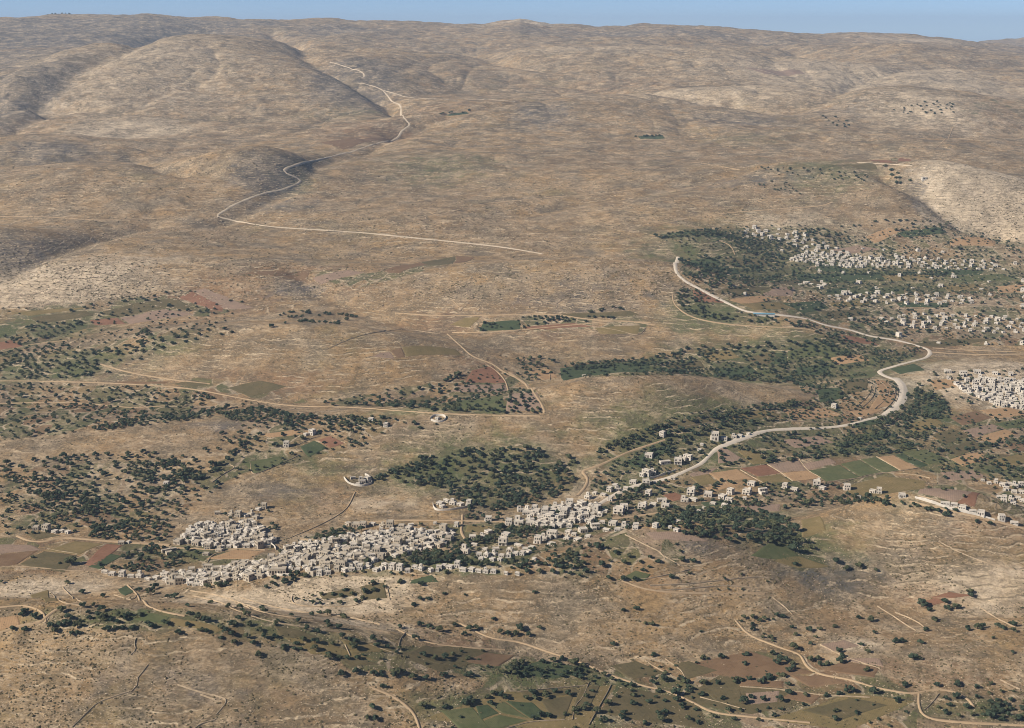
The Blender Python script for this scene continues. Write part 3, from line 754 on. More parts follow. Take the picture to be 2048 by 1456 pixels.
FIELDS = [
    # the plain right of the village
    ([(1474, 902), (1514, 903), (1549, 925), (1508, 930)], 'olive'), ([(1434, 895), (1452, 897), (1490, 920), (1436, 926)], 'mauve'),
    ([(1416, 946), (1475, 937), (1506, 957), (1440, 963)], 'tan'), ([(1481, 936), (1533, 930), (1561, 946), (1514, 952)], 'red'),
    ([(1534, 929), (1596, 918), (1613, 940), (1562, 945)], 'mauve'), ([(1565, 946), (1615, 941), (1641, 955), (1586, 962)], 'tan'),
    ([(1514, 954), (1560, 948), (1584, 963), (1522, 967)], 'olive'), ([(1602, 930), (1660, 916), (1672, 925), (1617, 939)], 'mauve'),
    ([(1617, 941), (1678, 929), (1722, 955), (1655, 963)], 'green'), ([(1680, 928), (1720, 921), (1766, 947), (1724, 954)], 'green'),
    ([(1722, 920), (1752, 914), (1800, 941), (1768, 947)], 'green'), ([(1754, 914), (1787, 910), (1836, 935), (1802, 941)], 'tan'),
    ([(1789, 909), (1805, 906), (1856, 930), (1840, 935)], 'deep'), ([(1808, 905), (1850, 898), (1895, 918), (1858, 929)], 'green'),
    ([(1680, 970), (1768, 952), (1855, 958), (1830, 980)], 'olive'), ([(1380, 955), (1415, 948), (1437, 964), (1400, 972)], 'olive'),
    ([(1375, 948), (1410, 940), (1440, 932), (1400, 962)], 'mauve'), ([(1410, 975), (1450, 966), (1485, 968), (1420, 984)], 'tan'),
    ([(1325, 990), (1348, 983), (1372, 994), (1345, 1003)], 'red'), ([(1913, 1007), (1959, 992), (1997, 997), (1950, 1015)], 'red'),
    ([(1835, 990), (1882, 977), (1957, 991), (1910, 1006)], 'mauve'), ([(1925, 862), (1985, 848), (2010, 858), (1950, 874)], 'mauve'),
    ([(1953, 875), (2012, 859), (2040, 868), (1980, 888)], 'tan'), ([(1990, 848), (2048, 836), (2070, 850), (2015, 858)], 'green'),
    ([(1885, 900), (1940, 880), (1970, 892), (1915, 915)], 'dim'), ([(1975, 925), (2048, 905), (2070, 920), (2010, 940)], 'olive'),
    # upper valley on the right
    ([(1385, 580), (1400, 582), (1452, 606), (1390, 604)], 'red'), ([(1455, 600), (1520, 592), (1560, 598), (1490, 610)], 'tan'),
    ([(1480, 608), (1560, 605), (1600, 620), (1510, 620)], 'olive'), ([(1565, 606), (1640, 602), (1660, 616), (1605, 626)], 'deep'),
    ([(1440, 580), (1500, 572), (1545, 575), (1480, 592)], 'dim'), ([(1550, 575), (1590, 575), (1585, 592), (1520, 592)], 'mauve'),
    ([(1655, 578), (1695, 576), (1692, 588), (1652, 588)], 'deep'), ([(1700, 576), (1805, 572), (1810, 588), (1696, 588)], 'green'),
    ([(1800, 690), (1900, 678), (2000, 678), (1890, 694)], 'dim'), ([(1680, 668), (1730, 678), (1760, 690), (1690, 684)], 'red'),
    ([(1485, 718), (1540, 704), (1575, 710), (1530, 732)], 'dim'), ([(1575, 702), (1630, 692), (1640, 712), (1575, 720)], 'green'),
    ([(1640, 690), (1700, 698), (1700, 708), (1640, 712)], 'green'), ([(1595, 735), (1660, 730), (1650, 750), (1590, 750)], 'deep'),
    ([(1535, 705), (1572, 706), (1574, 726), (1540, 728)], 'deep'), ([(1120, 736), (1180, 728), (1180, 752), (1122, 756)], 'deep'),
    ([(1180, 728), (1300, 724), (1296, 746), (1182, 752)], 'deep'), ([(1060, 742), (1100, 736), (1116, 755), (1085, 760)], 'tan'),
    ([(1630, 780), (1680, 775), (1690, 795), (1640, 805)], 'deep'), ([(1680, 765), (1740, 755), (1735, 780), (1690, 790)], 'dim'),
    ([(1780, 738), (1830, 728), (1850, 740), (1800, 748)], 'deep'), ([(1860, 762), (1905, 756), (1915, 772), (1870, 780)], 'tan'),
    ([(1440, 550), (1560, 546), (1550, 556), (1430, 562)], 'deep'), ([(1590, 548), (1760, 545), (1770, 558), (1600, 562)], 'deep'),
    ([(1660, 605), (1740, 601), (1735, 612), (1665, 614)], 'olive'), ([(1790, 605), (1900, 605), (1895, 614), (1800, 614)], 'deep'),
    ([(1870, 538), (1970, 540), (1960, 550), (1870, 550)], 'deep'), ([(1640, 525 - 2), (1700, 540), (1690, 546), (1630, 540)], 'deep'),
    ([(1790, 465), (1880, 455), (1890, 466), (1810, 476)], 'deep'), ([(1730, 472), (1780, 455), (1800, 464), (1750, 486)], 'tan'),
    ([(1310, 470), (1380, 463), (1450, 470), (1440, 477)], 'deep'),
    ([(1380, 520), (1430, 515), (1440, 528), (1390, 535)], 'deep'), ([(1450, 516), (1530, 520), (1540, 532), (1460, 530)], 'dim'), ([(1400, 540), (1470, 534), (1480, 546), (1410, 556)], 'deep'),
    ([(1560, 560), (1640, 558), (1650, 566), (1570, 572)], 'dim'), ([(1760, 552), (1860, 548), (1880, 558), (1780, 562)], 'olive'), ([(1900, 552), (2000, 548), (2040, 558), (1920, 564)], 'green'),
    ([(1880, 570), (1960, 568), (1980, 580), (1900, 584)], 'olive'), ([(1990, 572), (2060, 568), (2060, 582), (2000, 586)], 'tan'), ([(1640, 622), (1720, 618), (1740, 630), (1660, 636)], 'dim'),
    ([(1900, 480), (1990, 482), (1990, 492), (1900, 492)], 'tan'), ([(1660, 500), (1720, 490), (1760, 498), (1700, 508)], 'mauve'),
    ([(1400, 705), (1460, 700), (1480, 715), (1420, 722)], 'olive'), ([(1330, 728), (1400, 722), (1410, 736), (1340, 742)], 'dim'), ([(1420, 738), (1500, 732), (1520, 748), (1440, 752)], 'deep'), ([(1660, 715), (1720, 708), (1740, 722), (1670, 730)], 'tan'),
    ([(1330, 850), (1400, 832), (1440, 838), (1370, 860)], 'dim'), ([(1450, 830), (1530, 820), (1560, 830), (1470, 842)], 'olive'), ([(1560, 818), (1650, 815), (1690, 832), (1590, 838)], 'tan'), ([(1250, 925), (1310, 895), (1340, 900), (1280, 935)], 'deep'),
    ([(1560, 880), (1640, 872), (1670, 885), (1590, 896)], 'mauve'), ([(1690, 872), (1760, 862), (1790, 875), (1710, 888)], 'green'), ([(1810, 850), (1870, 835), (1890, 850), (1830, 868)], 'olive'), ([(1840, 815), (1880, 800), (1900, 815), (1860, 832)], 'deep'),
    ([(1900, 835), (1950, 822), (1985, 836), (1925, 852)], 'brown'), ([(1960, 820), (2020, 815), (2060, 828), (1990, 838)], 'tan'), ([(1862, 870), (1905, 858), (1940, 872), (1890, 888)], 'dim'), ([(2010, 888), (2060, 880), (2060, 900), (2030, 905)], 'brown'),
    ([(1900, 918), (1960, 905), (1985, 918), (1925, 932)], 'tan'), ([(1700, 845), (1760, 838), (1770, 846), (1710, 856)], 'deep'), ([(1880, 945), (1950, 940), (1975, 955), (1900, 962)], 'mauve'), ([(1400, 1005), (1470, 1000), (1480, 1008), (1410, 1014)], 'deep'),
    ([(1748, 758), (1772, 762), (1790, 785), (1758, 788)], 'tan'), ([(1757, 790), (1790, 787), (1784, 812), (1738, 818)], 'tan'), ([(1700, 822), (1736, 820), (1770, 818), (1720, 838)], 'tan'),
    # middle distance
    ([(357, 595), (384, 581), (447, 612), (443, 624)], 'red'), ([(387, 581), (410, 576), (508, 616), (450, 620)], 'mauve'),
    ([(560, 552), (600, 543), (622, 541), (612, 560)], 'brown'), ([(480, 548), (556, 543), (590, 545), (552, 553)], 'brown'),
    ([(625, 556), (700, 540), (730, 545), (640, 570)], 'mauve'), ([(765, 543), (840, 524), (860, 530), (800, 546)], 'brown'),
    ([(842, 524), (910, 512), (905, 528), (862, 531)], 'dim'), ([(912, 511), (950, 514), (930, 524), (907, 527)], 'brown'),
    ([(805, 694), (910, 698), (925, 711), (812, 714)], 'olive'), ([(780, 701), (803, 694), (810, 714), (795, 715)], 'brown'),
    ([(760, 706), (779, 703), (790, 716), (745, 714)], 'mauve'), ([(945, 740), (985, 731), (1012, 765), (930, 766)], 'red'),
    ([(918, 770), (1010, 768), (1018, 782), (900, 782)], 'mauve'), ([(870, 806), (905, 792), (912, 800), (862, 812)], 'tan'),
    ([(915, 800), (1005, 790), (1010, 824), (905, 816)], 'green'), ([(780, 802), (860, 790), (850, 812), (740, 812)], 'dim'),
    ([(1018, 788), (1075, 785), (1085, 820), (1012, 824)], 'mauve'), ([(455, 775), (520, 760), (575, 772), (500, 795)], 'dim'),
    ([(230, 764), (340, 764), (330, 768), (240, 768)], 'brown'), ([(345, 768), (385, 760), (420, 766), (390, 774)], 'dim'),
    ([(600, 893), (628, 880), (655, 895), (617, 914)], 'deep'), ([(487, 925), (560, 912), (570, 925), (510, 948)], 'green'),
    ([(520, 868), (590, 860), (610, 868), (540, 875)], 'tan'), ([(635, 880), (660, 872), (690, 885), (660, 895)], 'red'),
    ([(200, 625), (280, 605), (330, 615), (240, 635)], 'dim'), ([(285, 605), (350, 595), (400, 622), (335, 616)], 'dim'),
    ([(180, 640), (235, 636), (250, 648), (190, 650)], 'red'), ([(240, 636), (330, 618), (390, 628), (260, 648)], 'mauve'),
    ([(60, 635), (170, 620), (190, 630), (80, 648)], 'dim'), ([(-20, 690), (20, 680), (50, 692), (-20, 702)], 'red'),
    ([(20, 625), (120, 618), (200, 612), (60, 632)], 'olive'), ([(965, 645), (1040, 640), (1040, 660), (958, 663)], 'deep'),
    ([(1045, 654), (1150, 647), (1200, 652), (1060, 660)], 'red'), ([(900, 650), (930, 636), (960, 634), (940, 655)], 'olive'),
    ([(1120, 628), (1260, 622), (1280, 630), (1140, 636)], 'dim'), ([(1190, 655), (1280, 652), (1275, 668), (1200, 668)], 'olive'),
    ([(640, 285), (720, 278), (790, 272), (690, 300)], 'brown'), ([(1740, 322), (1800, 314), (1825, 320), (1780, 328)], 'red'),
    ([(1700, 330), (1745, 325), (1755, 338), (1715, 338)], 'dim'), ([(890, 230), (930, 222), (940, 226), (900, 232)], 'deep'),
    ([(1275, 273), (1325, 270), (1330, 277), (1280, 278)], 'deep'), ([(1490, 135), (1600, 140), (1610, 148), (1530, 148)], 'mauve'),
    # left of the village
    ([(40, 1128), (90, 1102), (155, 1110), (128, 1146)], 'dim'), ([(168, 1128), (212, 1088), (246, 1091), (192, 1133)], 'red'),
    ([(178, 1133), (222, 1108), (246, 1112), (200, 1139)], 'deep'), ([(90, 1101), (150, 1082), (208, 1088), (158, 1109)], 'olive'),
    ([(-20, 1112), (80, 1100), (36, 1128), (-20, 1138)], 'brown'), ([(-20, 1090), (60, 1090), (85, 1100), (-20, 1110)], 'mauve'),
    ([(50, 1067), (90, 1066), (120, 1072), (70, 1080)], 'dim'), ([(410, 1118), (470, 1100), (530, 1102), (500, 1118)], 'tan'),
    ([(235, 1180), (250, 1172), (270, 1182), (250, 1192)], 'deep'), ([(60, 1190), (95, 1180), (115, 1200), (90, 1206)], 'olive'),
    ([(-20, 1235), (35, 1232), (40, 1252), (-20, 1262)], 'tan'), ([(265, 1240), (300, 1228), (340, 1236), (330, 1250)], 'green'),
    ([(335, 1250), (345, 1236), (450, 1258), (430, 1268)], 'olive'), ([(640, 1078), (660, 1064), (692, 1060), (668, 1080)], 'green'),
    ([(825, 1160), (865, 1150), (878, 1164), (820, 1166)], 'deep'), ([(1010, 1110), (1040, 1102), (1100, 1090), (1060, 1112)], 'deep'),
    ([(935, 1050), (985, 1052), (975, 1062), (930, 1064)], 'olive'), ([(1235, 1160), (1270, 1140), (1300, 1146), (1290, 1158)], 'green'),
    ([(1290, 1066), (1370, 1064), (1420, 1082), (1310, 1080)], 'mauve'), ([(1500, 1108), (1545, 1082), (1580, 1090), (1610, 1130)], 'green'),
    ([(1545, 1120), (1600, 1112), (1660, 1132), (1600, 1138)], 'olive'), ([(1480, 1010), (1560, 1008), (1560, 1022), (1490, 1024)], 'mauve'),
    ([(1600, 1040), (1640, 1032), (1650, 1060), (1605, 1075)], 'olive'),
    ([(840, 1440), (1000, 1385), (1240, 1368), (1180, 1462)], 'olive'), ([(1190, 1425), (1240, 1372), (1400, 1400), (1420, 1462)], 'dim'),
    ([(1350, 1400), (1440, 1345), (1640, 1400), (1500, 1432)], 'dim'), ([(1520, 1440), (1700, 1385), (1835, 1400), (1700, 1462)], 'olive'),
    ([(1360, 1330), (1500, 1300), (1640, 1345), (1470, 1362)], 'brown'), ([(780, 1310), (900, 1290), (1040, 1310), (880, 1345)], 'dim'),
    ([(1000, 1345), (1080, 1322), (1190, 1335), (1110, 1358)], 'deep'), ([(560, 1270), (640, 1282), (760, 1325), (620, 1310)], 'olive'),
    # foreground
    ([(880, 1421), (945, 1413), (985, 1460), (925, 1462)], 'green'), ([(951, 1412), (975, 1408), (1000, 1425), (960, 1440)], 'deep'),
    ([(978, 1407), (1008, 1403), (1062, 1437), (1004, 1424)], 'green'), ([(1010, 1402), (1066, 1405), (1098, 1432), (1064, 1437)], 'deep'),
    ([(962, 1443), (1000, 1428), (1060, 1440), (985, 1462)], 'green'), ([(1040, 1385), (1150, 1375), (1165, 1385), (1055, 1398)], 'dim'),
    ([(1080, 1400), (1150, 1388), (1130, 1440), (1100, 1430)], 'dim'), ([(1160, 1376), (1200, 1372), (1180, 1420), (1140, 1430)], 'dim'),
    ([(810, 1310), (850, 1290), (930, 1310), (880, 1330)], 'dim'), ([(930, 1325), (975, 1305), (1030, 1310), (1000, 1335)], 'brown'),
    ([(680, 1280), (760, 1290), (790, 1305), (700, 1310)], 'olive'), ([(1642, 1339), (1684, 1320), (1760, 1339), (1750, 1358)], 'brown'),
    ([(1562, 1396), (1592, 1383), (1642, 1392), (1622, 1408)], 'brown'), ([(1475, 1373), (1480, 1362), (1569, 1364), (1569, 1377)], 'brown'),
    ([(1350, 1328), (1375, 1322), (1436, 1342), (1375, 1358)], 'dim'), ([(1220, 1330), (1270, 1320), (1330, 1345), (1260, 1360)], 'dim'),
    ([(1440, 1340), (1500, 1310), (1570, 1322), (1480, 1340)], 'brown'), ([(1580, 1350), (1640, 1352), (1700, 1366), (1620, 1375)], 'brown'),
    ([(1490, 1388), (1560, 1382), (1555, 1405), (1500, 1410)], 'mauve'), ([(1410, 1385), (1480, 1380), (1490, 1405), (1440, 1410)], 'dim'),
    ([(1600, 1420), (1700, 1395), (1780, 1410), (1680, 1440)], 'dim'), ([(1690, 1316), (1760, 1318), (1770, 1336), (1700, 1322)], 'mauve'),
    ([(1860, 1195), (1900, 1184), (1945, 1190), (1900, 1196)], 'red'), ([(1840, 1205), (1870, 1196), (1900, 1204), (1860, 1212)], 'red'),
    ([(640, 1300), (680, 1312), (760, 1330), (700, 1335)], 'dim'), ([(545, 1250), (600, 1262), (640, 1280), (560, 1275)], 'dim'),
    ([(640, 1190), (700, 1175), (720, 1190), (650, 1200)], 'dim'), ([(720, 1175), (770, 1165), (775, 1195), (730, 1200)], 'dim'),
    ([(1640, 1290), (1690, 1280), (1720, 1292), (1660, 1302)], 'mauve'),
]
UNDER = [f[0] for f in FIELDS if f[0][0] in ((840, 1440), (1190, 1425), (1350, 1400), (1520, 1440), (1360, 1330), (780, 1310), (1000, 1345), (560, 1270), (1680, 970), (1375, 948))]
for i, (quad, k) in enumerate(FIELDS): field(quad, S[k], 0.20 if quad in UNDER else 0.5)

WALL_N = 0
def dry_wall(pts, label, width=0.9, h=1.1):
    g = ground_path(pts, 4.0, 1)
    tan = np.gradient(g, axis=0); tan /= np.maximum(np.hypot(tan[:, 0], tan[:, 1]), 1e-6)[:, None]
    nrm = np.stack([-tan[:, 1], tan[:, 0]], -1)
    hh = h * (1 + 0.3 * fbm(g[:, 0], g[:, 1], 9, 3, 41))
    prof = [(-0.55, -0.6), (-0.42, 0.7), (-0.25, 1.0), (0.25, 1.0), (0.42, 0.7), (0.55, -0.6)]
    V = []
    for o, z in prof:
        e = g + nrm * (o * width)
        V.append(np.column_stack([e, gz(e[:, 0], e[:, 1]) + (z * hh if z > 0 else np.full(len(g), z))]))
    V = np.stack(V, 1); n, m = len(g), len(prof); ii = np.arange(n * m).reshape(n, m)
    q = np.stack([ii[:-1, :-1], ii[:-1, 1:], ii[1:, 1:], ii[1:, :-1]], -1).reshape(-1, 4)[:, ::-1]
    return tag(link("dry_stone_wall", mesh_np("dry_stone_wall", V.reshape(-1, 3), q, M['drystone'])), label, "wall", "dry stone field walls")

ORD = "first second third fourth fifth sixth seventh eighth ninth tenth eleventh twelfth thirteenth fourteenth fifteenth sixteenth seventeenth eighteenth nineteenth twentieth".split()

# ------------------------------------------------------------------ dry stone walls
WALLS = [
    ([(430, 1440), (400, 1450), (385, 1462)], "stub of dry stone wall leaving the bottom edge of the near hill"),
    ([(145, 1455), (170, 1430), (195, 1407), (225, 1395), (258, 1384)], "winding dry stone wall climbing the near brown hill from the lower left"),
    ([(262, 1384), (275, 1370), (274, 1358), (285, 1345), (296, 1330)], "crooked middle length of dry stone wall over the near hill"),
    ([(262, 1310), (272, 1300), (268, 1288), (272, 1278)], "short dry stone wall near the top of the near hill crest"),
    ([(355, 1370), (400, 1385), (440, 1395), (453, 1402), (445, 1415), (432, 1430)], "hooked dry stone wall on the near hill with a sharp bend"),
    ([(400, 1390), (430, 1400)], "short broken dry stone wall beside the hooked wall"),
    ([(585, 1192), (584, 1204), (600, 1211), (640, 1214), (700, 1213), (725, 1205)], "curved wall enclosing the shrubby plot in front of the village"),
    ([(772, 1168), (776, 1185), (780, 1200)], "upright wall line on the bare slope before the village"),
    ([(480, 1195), (540, 1212), (600, 1224), (680, 1232), (760, 1250)], "upper terrace wall on the pale slope before the village"),
    ([(470, 1206), (530, 1226), (600, 1238), (690, 1250), (780, 1266)], "middle terrace wall on the pale slope before the village"),
    ([(460, 1216), (520, 1238), (600, 1254), (690, 1266)], "lower terrace wall on the pale slope before the village"),
    ([(380, 1182), (430, 1190), (480, 1206), (520, 1220)], "terrace wall starting below the village front row"),
    ([(385, 1192), (430, 1202), (470, 1216)], "second terrace wall below the village front row"),
    ([(228, 1190), (262, 1200), (275, 1190)], "corner wall round the small green plot below the village"),
    ([(100, 1185), (125, 1205), (160, 1212)], "wall stepping down the pale rocky slope at the lower left"),
    ([(125, 1175), (145, 1195), (170, 1208)], "second wall stepping down the pale rocky slope at the lower left"),
    ([(-10, 1133), (60, 1135), (140, 1142), (200, 1141)], "long pale wall below the dark plots at the left edge"),
    ([(95, 1098), (125, 1104), (155, 1108)], "thin wall above the red soil strip left of the village"),
    ([(830, 1253), (880, 1250), (915, 1252)], "thin wall above the hedge on the central near slope"),
    ([(1240, 1162), (1290, 1158), (1340, 1149), (1380, 1140)], "curved wall on the slope right of the village orchard"),
    ([(1250, 1070), (1290, 1090), (1320, 1105), (1330, 1118)], "oblique wall running down the brown knoll right of the village"),
    ([(1320, 1108), (1350, 1125), (1360, 1132)], "short wall below the brown knoll right of the village"),
    ([(1300, 1172), (1380, 1168), (1450, 1160), (1510, 1155), (1545, 1158)], "long wall ringing the small terraces on the right slope"),
    ([(1310, 1182), (1380, 1178), (1450, 1172), (1500, 1176)], "lower wall ringing the small terraces on the right slope"),
    ([(1755, 1213), (1785, 1232), (1815, 1252), (1832, 1262)], "straight wall pair's upper run on the right hillside"),
    ([(1790, 1225), (1830, 1242), (1850, 1256)], "wall pair's shorter run on the right hillside"),
    ([(1640, 1290), (1680, 1310), (1720, 1325), (1760, 1338)], "wall along the top of the dark brown plot at the lower right"),
    ([(1545, 1195), (1570, 1215), (1585, 1230)], "faint wall crossing the right slope above the track"),
    ([(1850, 1420), (1865, 1405), (1878, 1388)], "wall inside the loop of the lower right track"),
    ([(1960, 1215), (1990, 1235), (2030, 1255)], "pale wall on the rocky slope by the right edge"),
    ([(2000, 1360), (2040, 1380)], "pale double wall at the lower right edge"),
    ([(1880, 1085), (1920, 1105), (1970, 1125), (2030, 1140)], "wall following the flank of the right dome hill"),
    ([(740, 1290), (790, 1305), (800, 1280), (812, 1265)], "corner wall beside the small near orchard plot"),
    ([(1290, 1322), (1320, 1340), (1345, 1352)], "wall beside the near track above the dark plots"),
    ([(1330, 1318), (1360, 1340), (1372, 1360)], "wall dividing the two dark plots right of the near track"),
    ([(1480, 1374), (1560, 1380), (1640, 1390), (1740, 1396)], "long wall between the brown strips at the lower right"),
    ([(1400, 1395), (1450, 1408), (1490, 1420)], "wall below the grey plot at the lower right"),
    ([(690, 1290), (700, 1312)], "short upright wall at the near orchard plot"),
    ([(1145, 1440), (1150, 1415), (1165, 1395), (1178, 1365)], "dark upright wall between the near green plots"),
    ([(1178, 1450), (1195, 1420), (1215, 1385), (1222, 1370)], "second upright wall between the near green plots"),
    ([(1035, 1385), (1100, 1378), (1170, 1372)], "wall along the top of the near green plots"),
    ([(1000, 1462), (1060, 1445), (1130, 1440)], "wall along the bottom of the near green plots"),
    ([(650, 700), (720, 672), (800, 660), (880, 668)], "faint contour wall on the smooth mid hill"),
    ([(1100, 742), (1100, 760)], "short wall beside the tan plot in the middle valley"),
    ([(958, 646), (957, 664), (1042, 661), (1042, 648)], "wall boxing in the small dark green orchard in the middle"),
    ([(1165, 650), (1230, 660), (1275, 670), (1292, 656)], "wall round the pointed plot on the mid ridge"),
    ([(1735, 760), (1750, 775), (1745, 795), (1725, 815)], "inner terrace wall of the round knoll by the road bend"),
    ([(1758, 762), (1775, 778), (1772, 798), (1750, 818)], "second terrace wall of the round knoll by the road bend"),
    ([(1775, 766), (1790, 782), (1788, 800), (1768, 822)], "outer terrace wall of the round knoll by the road bend"),
    ([(1742, 772), (1738, 790), (1715, 812)], "innermost terrace wall of the round knoll by the road bend"),
    ([(1784, 772), (1797, 788), (1792, 804)], "roadside terrace wall tucked inside the road bend"),
    ([(1600, 822), (1660, 826), (1700, 840)], "terrace wall above the road on the tan slope"),
    ([(1580, 842), (1640, 845), (1690, 845)], "lower terrace wall above the road on the tan slope"),
    ([(1320, 850), (1390, 838), (1450, 828)], "terrace wall on the green slope right of the spur"),
    ([(1310, 868), (1390, 850), (1470, 842)], "lower terrace wall on the green slope right of the spur"),
    ([(500, 925), (508, 948), (560, 928), (600, 910)], "wall round the small green garden left of centre"),
    ([(595, 890), (628, 876), (660, 870)], "wall from the white cottage to the track left of centre"),
    ([(425, 965), (445, 950), (470, 935), (460, 930)], "curved wall at the edge of the left olive slope"),
    ([(1850, 605), (1920, 607), (2000, 612)], "pale terrace wall in the upper right valley"),
    ([(1690, 592), (1780, 590), (1860, 594), (1940, 598)], "long pale terrace wall in the upper right valley"),
    ([(1760, 625), (1840, 630), (1930, 642)], "pale terrace wall below the upper right hamlet"),
    ([(1480, 940), (1510, 957), (1530, 968)], "thin wall between the tan and red plots of the plain"),
    ([(1514, 902), (1550, 926)], "thin wall on the edge of the olive plot of the plain"),
    ([(1534, 929), (1562, 946), (1586, 963)], "thin wall through the middle of the tilled plain"),
    ([(1598, 918), (1615, 940), (1642, 956)], "thin wall between brown and green plots of the plain"),
    ([(1440, 932), (1480, 936), (1534, 929), (1600, 917), (1660, 912)], "long wall along the back of the tilled plain"),
    ([(1655, 964), (1720, 956), (1768, 947), (1840, 936)], "wall along the front of the green crop plots"),
    ([(1676, 969), (1720, 955), (1768, 946), (1830, 950), (1860, 957)], "curved wall round the dry pasture beyond the green crops"),
    ([(1753, 914), (1802, 942)], "wall on the right edge of the green crop plots"),
    ([(1838, 992), (1900, 1008)], "wall below the fallow plot by the right road"),
]
for pts, lab in WALLS: dry_wall(pts, lab, 0.6 if pts[0][1] > 1000 else 0.7, 0.9)
YARDS = [
    ([(688, 955), (692, 963), (705, 970), (725, 973), (744, 967), (742, 958), (730, 950)], "white enclosure wall round the lone compound on the bare slope"),
    ([(866, 1008), (870, 1020), (895, 1021), (925, 1017), (945, 1012)], "white garden wall of the walled compound at the grove edge"),
    ([(545, 1142), (555, 1151), (585, 1152)], "white retaining wall below the long white building"),
    ([(520, 1080), (545, 1090), (552, 1100)], "white yard wall at the right end of the separate western cluster"),
    ([(1300, 958), (1330, 949), (1352, 941)], "white roadside wall by the uphill villas"),
    ([(1830, 996), (1870, 1008), (1900, 1018), (1950, 1030), (1990, 1042)], "white wall following the right road over the dome hill"),
    ([(860, 838), (866, 833), (880, 831), (892, 835), (889, 842), (874, 845), (862, 841)], "pale ring wall of a threshing floor on the ridge"),
]
for pts, lab in YARDS:
    o = dry_wall(pts, lab, 0.8, 2.3)
    o.name = "yard_wall"; o["group"] = "white yard walls"
    o.data.materials.clear(); o.data.materials.append(M['white_wall'])

# ------------------------------------------------------------------ houses
class MB:
    def __init__(s): s.v = []; s.f = []; s.n = 0
    def add(s, v, f):
        s.v.append(np.asarray(v, float)); s.f.append(np.asarray(f, int) + s.n); s.n += len(v)
    def box(s, x0, y0, z0, x1, y1, z1):
        v = [(x, y, z) for z in (z0, z1) for y in (y0, y1) for x in (x0, x1)]
        s.add(v, [(0, 2, 3, 1), (4, 5, 7, 6), (0, 1, 5, 4), (2, 6, 7, 3), (0, 4, 6, 2), (1, 3, 7, 5)])
    def dome(s, cx, cy, z, r, h, seg=12, ring=4):
        v = []; f = []
        for k in range(ring + 1):
            a = k / ring * math.pi / 2 * 0.97
            for j in range(seg):
                t = 2 * math.pi * j / seg
                v.append((cx + r * math.cos(a) * math.cos(t), cy + r * math.cos(a) * math.sin(t), z + h * math.sin(a)))
        for k in range(ring):
            for j in range(seg):
                f.append((k * seg + j, k * seg + (j + 1) % seg, (k + 1) * seg + (j + 1) % seg, (k + 1) * seg + j))
        s.add(v, f)
    def arrays(s): return np.vstack(s.v), np.vstack(s.f)

def shell(w_, x0, y0, x1, y1, z0, z1, par=0.5, t=0.35):
    """solid block with a parapet ring round its roof"""
    w_.box(x0, y0, z0, x1, y1, z1 - par)
    a, b = z1 - par, z1
    w_.box(x0, y0, a, x1, y0 + t, b); w_.box(x0, y1 - t, a, x1, y1, b)
    w_.box(x0, y0 + t, a, x0 + t, y1 - t, b); w_.box(x1 - t, y0 + t, a, x1, y1 - t, b)

def one(*a, fn='box'):
    m = MB(); getattr(m, fn)(*a); return m

def opening(face, u, z, wd, ht, p):
    """a dark leaf set in a wall plane: front (y = p), right (x = p), left, back"""
    if face == 'front': return one(u - wd / 2, p - 0.05, z, u + wd / 2, p + 0.10, z + ht)
    if face == 'back': return one(u - wd / 2, p - 0.10, z, u + wd / 2, p + 0.05, z + ht)
    if face == 'right': return one(p - 0.10, u - wd / 2, z, p + 0.05, u + wd / 2, z + ht)
    return one(p - 0.05, u - wd / 2, z, p + 0.10, u + wd / 2, z + ht)

def roof_of(x0, y0, x1, y1, z): return one(x0 + 0.36, y0 + 0.36, z + 0.01, x1 - 0.36, y1 - 0.36, z + 0.09)

